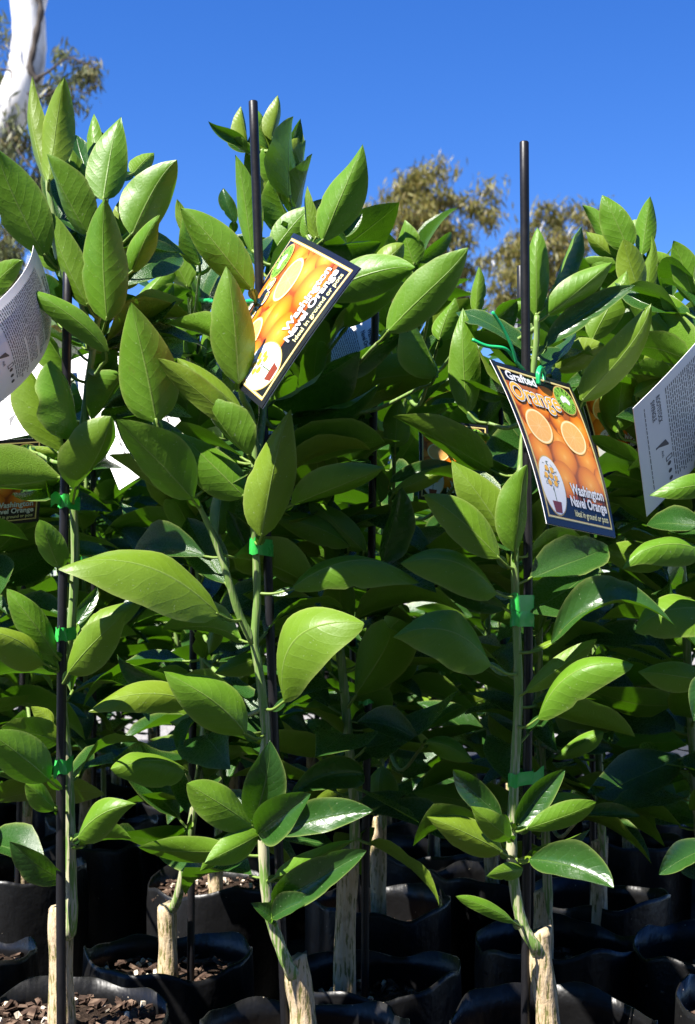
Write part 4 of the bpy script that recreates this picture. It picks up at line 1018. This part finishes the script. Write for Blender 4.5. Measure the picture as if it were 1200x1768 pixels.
def back_print(c, seed):
    rr = random.Random(seed); L = []
    def line(tx, x0, x1, y, h, b=.012): 
        v = fit(tx, x0, x1, y, h, b); c.part('lettering', [(*v, None, 'text', 1.5)])
    line('Washington', .30, .70, 1.22, .055, .03); line('Navel Orange', .27, .73, 1.14, .055, .03)
    y = 1.07; heads = {0: 'SITE CONDITIONS:', 6: 'POTTING ADVICE:', 12: 'PLANTING ADVICE:', 20: 'CARING FOR YOUR TREE:'}
    k = 0
    while y > .34:
        x = .09
        if k in heads: line(heads[k], .09, .09 + .016 * len(heads[k]), y, .017, .02); x = .10 + .017 * len(heads[k])
        end = rr.uniform(.86, .93) if rr.random() > .14 else rr.uniform(.4, .7)
        while x < end:
            w_ = rr.uniform(.014, .055)
            # unreadably small body copy: word-long grey strokes
            L.append((*rect(x, y, min(x + w_, end), y + rr.uniform(.0080, .0100)), None, 'text', 1.5)); x += w_ + .011
        y -= .0235; k += 1
    line('ROOTSTOCK', .09, .33, .235, .042, .02); line('SWINGLE', .09, .27, .175, .042, .02)
    s_ = [(.50, .17), (.50, .28), (.56, .31), (.57, .305), (.515, .275), (.515, .17)]; L.append((s_, [(0, 1, 2, 3), (0, 3, 4, 5)], None, 'text', 1.5))
    line('AUS', .57, .63, .225, .022); L.append((*frame2d(.66, .26, .70, .33, .008), None, 'text', 1.5))
    for x in (.70, .77, .84):
        d = disc(x + .03, .29, .018, .020, 0, 12); L.append((d[0], d[1], None, 'text', 1.5))
    x = .09
    while x < .8:
        w_ = rr.uniform(.015, .05); L.append((*rect(x, .10, x + w_, .107), None, 'text', 1.5)); x += w_ + .01
    tag(c.part('small_print', L), kind='stuff')
def cord(root, pts, r=.0011, name='twist_tie'):
    path = smoothpath([at(*p) for p in pts], 6); V, Fc, U = tube_geo(path, lambda t: r, 8, True)
    obj(name, mesh(name, rel(V, root), Fc, mats=[M['cord']]), root)

c = Card((374, 628, 1.335), (508, 403, 1.325), (624, 463, 1.135), (453, 706, 1.145), 'sun-bleached orange variety label tilted up on the middle stake', .002, .006); c.stock(); front_print(c)
cord(c.root, [(317, 517, 1.58), (335, 515, 1.555), (352, 519, 1.50), (368, 518, 1.42)], .0022); cord(c.root, [(362, 520, 1.43), (400, 524, 1.36), (438, 519, 1.31), (454, 519, 1.29)], .0020)
c = Card((846, 621, 1.215), (982, 663, 1.305), (1062, 929, 1.245), (944, 904, 1.160), 'crisp orange variety label hanging from the right front stake, print fully readable', .0, .006); c.stock(); front_print(c)
cord(c.root, [(929, 664, 1.255), (928, 644, 1.255), (933, 634, 1.263), (939, 644, 1.272), (938, 668, 1.268)], .0016); cord(c.root, [(931, 664, 1.252), (931, 644, 1.253), (935, 636, 1.264), (941, 645, 1.275)], .0014)
cord(c.root, [(815, 586, 1.28), (840, 597, 1.28), (872, 602, 1.28), (889, 622, 1.29), (905, 640, 1.305)], .0015); cord(c.root, [(850, 538, 1.27), (868, 566, 1.275), (884, 600, 1.28), (892, 628, 1.285)], .0014)
def backcard(tl, tr, br, bl, lb, b, bv, seed):
    c = Card(tl, tr, br, bl, lb, b, bv); c.stock(); back_print(c, seed); return c
backcard((1266, 511, 1.345), (1290, 696, 1.42), (1117, 892, 1.30), (1093, 705, 1.225), 'shaded white label back with small print at the right edge', .0, .004, 1)
backcard((58, 424, 1.27), (88, 560, 1.30), (-22, 712, 1.17), (-78, 576, 1.15), 'curled white label back with small print at the left edge', .006, .016, 2)
backcard((-75, 640, 1.58), (90, 570, 1.55), (112, 738, 1.48), (-70, 775, 1.51), 'glaring white label back behind the leftmost plant, below the curled one', .0, .003, 3)
backcard((232, 590, 1.60), (340, 775, 1.51), (206, 846, 1.47), (116, 625, 1.58), 'white label back half hidden behind big leaves right of the leftmost stem', .0, .004, 4)
backcard((644, 536, 1.58), (662, 620, 1.53), (505, 738, 1.46), (462, 655, 1.54), 'white label back peeping out below the sun-bleached orange label', .0, .003, 5)
def frontcard(tl, tr, br, bl, lb):
    c = Card(tl, tr, br, bl, lb, 0, .003); c.stock(); front_print(c); return c
c = frontcard((990, 650, 1.50), (1088, 596, 1.56), (1140, 772, 1.54), (1037, 828, 1.48), 'orange variety label glimpsed through leaves right of the readable one')
cord(c.root, [(1008, 660, 1.50), (1014, 654, 1.49), (1022, 660, 1.5)], .0018)
frontcard((722, 722, 1.62), (842, 735, 1.66), (838, 880, 1.62), (722, 862, 1.60), 'orange label deep between the middle and right front plants')
frontcard((-70, 764, 1.41), (74, 756, 1.45), (66, 900, 1.46), (-75, 915, 1.42), 'orange label low at the left edge under the white ones')
frontcard((405, 738, 1.62), (552, 728, 1.64), (560, 880, 1.60), (412, 892, 1.58), 'orange label in shade behind the middle front stem')

# ------------------------------------------------------------------ gum trees
def gum(name, label, Y, trunk, limbs, clumps, mat, leafl, dens, tr, seed, seam=None):
    rr = random.Random(seed); T = [at(x, y, Y) for x, y in trunk]
    T = [Vector((T[0].x, Y, 0))] + T
    root = empty('gum_tree', T[0]); tag(root, label, 'tree', 'gum trees beyond the nursery')
    path = smoothpath(T, 6)
    V, Fc, U = tube_geo(path, tr, 16, True, .06, seed); obj('trunk', mesh('trunk', rel(V, root), Fc, U, mats=[M['gum']]), root)
    for lm in limbs:
        pts = [at(x, y, Y + d) for x, y, d in lm[1:]]; r0 = lm[0]
        lp = smoothpath(pts, 5); V, Fc, U = tube_geo(lp, lambda t: r0 * (1 - .75 * t), 8, True, .05, seed)
        obj('limb', mesh('limb', rel(V, root), Fc, U, mats=[M['gum'] if r0 > .03 else M['seam']]), root)
    if seam:
        pts = [at(x, y, Y + d) for x, y, d in seam]; lp = smoothpath(pts, 5); V, Fc, U = tube_geo(lp, lambda t: .022 + .012 * math.sin(t * 17) ** 2, 8, True, .4, seed)
        obj('bark_seam', mesh('bark_seam', rel(V, root), Fc, U, mats=[M['seam']]), root)
    V, Fc = [], []; TV, TF = [], []
    for (cx, cy, rx, ry, k) in clumps:
        sc = Y / F; cen = at(cx, cy, Y + rr.uniform(-1, 1) * rx * sc)
        nsub = max(3, int(rx * ry / 170 * k))
        for q in range(nsub):
            a, b = rr.uniform(0, 6.28), rr.uniform(-1, 1); d = rr.random() ** .45; cb = math.sqrt(1 - b * b)
            sub = cen + Vector((math.cos(a) * cb * rx * d, math.sin(a) * cb * rx * d, b * ry * d)) * sc
            # twig to the spray
            tv, tf, _ = tube_geo([cen.lerp(sub, .2), cen.lerp(sub, .65) + Vector((0, 0, -.03 * rx * sc)), sub], [.05 * leafl] * 2 + [.02 * leafl], 4, False, v0=len(TV)); TV += tv; TF += tf
            sr_ = rr.uniform(.6, 1.35) * leafl
            for m_ in range(int(dens * rr.uniform(.5, 1.3))):
                p = sub + Vector((rr.gauss(0, 1), rr.gauss(0, 1), rr.gauss(0, .8))) * sr_ * .55
                dn = Vector((rr.gauss(0, .55), rr.gauss(0, .55), -1 + rr.gauss(0, .45))).normalized(); l_ = leafl * rr.uniform(.6, 1.15)
                sd = dn.cross(Vector((rr.gauss(0, 1), rr.gauss(0, 1), rr.gauss(0, 1)))).normalized() * l_ * .085
                k0 = len(V); V += [p, p + dn * l_ * .4 + sd, p + dn * l_, p + dn * l_ * .4 - sd]; Fc.append((k0, k0 + 1, k0 + 2, k0 + 3))
    cr = obj('crown', mesh('crown', rel(V, root), Fc, mats=[mat], smooth=False), root)
    tag(obj('twigs', mesh('twigs', rel(TV, root), TF, mats=[M['seam']]), cr), kind='stuff')
gum('gum_tree', 'white-barked gum tree with drooping leaf sprays in the top left corner', 13.0,
    [(-150, 700), (-85, 400), (-15, 255), (34, 160), (49, 90), (48, 20), (30, -90), (10, -260)],
    [[.115, (48, 50, 0), (66, 0, -.02), (100, -130, -.1), (150, -330, .1)], [.016, (60, 135, -.1), (82, 125, -.3), (118, 100, -.4), (150, 112, -.5)], [.014, (40, 160, -.1), (78, 165, -.2), (110, 150, -.3), (160, 165, -.3)],
     [.014, (10, 210, -.15), (25, 250, -.3), (50, 285, -.4), (70, 300, -.4)], [.012, (0, 120, -.3), (20, 125, -.3), (12, 160, -.3)]],
    [(128, 105, 38, 32, .55), (110, 150, 34, 30, .6), (150, 140, 20, 26, .4), (96, 172, 16, 26, .5), (12, 130, 30, 34, .5), (25, 175, 26, 24, .5), (38, 240, 36, 30, .5), (75, 255, 30, 36, .4), (10, 230, 26, 30, .4), (70, 300, 25, 25, .4), (-20, 60, 30, 40, .4), (10, 420, 40, 46, .7), (-10, 470, 50, 50, .7)],
    M['gumleaf'], .13, 75, lambda t: .22 - .095 * t, 21, seam=[(58, -20, -.13), (70, 10, -.15), (66, 45, -.16), (58, 85, -.16), (52, 118, -.17), (66, 140, -.17)])
gum('gum_tree', 'olive gum tree on the skyline between the two tall stakes', 42.0, [(770, 700), (748, 520), (735, 420), (728, 340)],
    [[.06, (740, 480, 0), (700, 420, 0), (668, 370, 0)], [.05, (738, 450, 0), (770, 400, 0), (790, 350, 0)], [.05, (742, 500, 0), (800, 440, 0), (818, 380, 0), (835, 330, 0)], [.04, (730, 400, 0), (715, 340, 0), (745, 290, 0)], [.05, (744, 520, 0), (690, 480, 0), (640, 420, 0)]],
    [(722, 318, 40, 26, 1.5), (750, 297, 26, 18, 1.1), (690, 338, 30, 24, 1.4), (760, 348, 42, 26, 1.5), (700, 372, 52, 28, 1.5), (650, 372, 32, 30, 1.2), (768, 385, 34, 22, 1.3), (735, 405, 40, 26, 1.2), (640, 410, 40, 34, 1.2), (690, 425, 40, 30, 1), (838, 338, 18, 20, .6), (845, 368, 16, 16, .5), (818, 352, 14, 22, .5), (805, 415, 22, 24, .9), (770, 440, 40, 34, 1), (720, 480, 70, 40, 1), (640, 500, 60, 50, 1), (800, 500, 50, 40, .8)],
    M['gumfar'], .36, 80, lambda t: .22 - .17 * t, 22)
gum('gum_tree', 'broad olive gum tree on the skyline behind the right stake', 48.0, [(905, 720), (890, 600), (900, 500), (930, 420)],
    [[.07, (893, 560, 0), (870, 500, 0), (850, 450, 0)], [.07, (900, 500, 0), (960, 440, 0), (990, 390, 0)], [.05, (896, 530, 0), (940, 480, 0), (1010, 450, 0)], [.05, (905, 480, 0), (925, 420, 0), (940, 380, 0)]],
    [(945, 378, 34, 24, 1.4), (908, 405, 30, 26, 1.3), (985, 372, 34, 20, 1.2), (1025, 368, 30, 18, 1), (875, 430, 34, 26, 1.3), (845, 452, 28, 22, 1.1), (930, 430, 46, 30, 1.3), (990, 415, 46, 30, 1.3), (1040, 410, 36, 30, 1.1), (890, 480, 52, 28, 1.1), (960, 480, 52, 36, 1.1), (850, 520, 44, 36, .8), (1040, 480, 50, 40, 1), (920, 550, 70, 40, .8)],
    M['gumfar'], .38, 80, lambda t: .24 - .19 * t, 23)
gum('gum_tree', 'low olive gum crown behind the left plants', 40.0, [(20, 760), (10, 560), (0, 480)], [[.05, (10, 560, 0), (40, 480, 0), (50, 440, 0)], [.05, (10, 560, 0), (-40, 480, 0), (-60, 440, 0)]],
    [(0, 430, 40, 34, 1.3), (-60, 440, 50, 40, 1.2), (20, 500, 60, 50, 1.1), (70, 560, 60, 50, 1), (-50, 560, 70, 60, 1)], M['gumfar'], .36, 80, lambda t: .22 - .17 * t, 24)
def shade_hedge():  # unseen greenery added behind the camera; keeps low sky light off the plants
    rr = random.Random(77); root = empty('added_shade_hedge', (0, -4.2, 0)); tag(root, 'unseen dark screen of foliage added behind the camera to block low sky light', 'shade_hedge')
    V, Fc = [], []
    for k in range(26000):
        x, z = rr.uniform(-11, 9), 5.2 * rr.random() ** .9; y = rr.uniform(-.55, .55) * (1 - .1 * z)
        top = 4.7 + .4 * noise.noise(Vector((x * .8, 0, 3)))
        if z > top: continue
        p = Vector((x, y, z)); d = Vector((rr.gauss(0, 1), rr.gauss(0, 1), rr.gauss(0, .7))).normalized(); e = d.cross(Vector((rr.gauss(0, 1), rr.gauss(0, 1), rr.gauss(0, 1)))).normalized()
        k0 = len(V); l_ = rr.uniform(.14, .26); V += [p, p + d * l_ * .5 + e * l_ * .3, p + d * l_, p + d * l_ * .5 - e * l_ * .3]; Fc.append((k0, k0 + 1, k0 + 2, k0 + 3))
    tag(obj('foliage', mesh('foliage', V, Fc, mats=[M['shade_hedge']], smooth=False), root), kind='stuff')
    for i in range(21):
        x = -10.5 + i * .95 + rr.uniform(-.1, .1); pth = [Vector((x, 0, 0)), Vector((x + rr.uniform(-.1, .1), .05, 1.6)), Vector((x + rr.uniform(-.15, .15), 0, 4.2))]
        V, Fc, U = tube_geo(smoothpath(pth, 4), lambda t: .07 - .05 * t, 8); obj('trunk', mesh('trunk', V, Fc, mats=[M['seam']]), root)
shade_hedge()
print('objects', len(bpy.data.objects), 'saplings', len(plants), 'grid', gi)
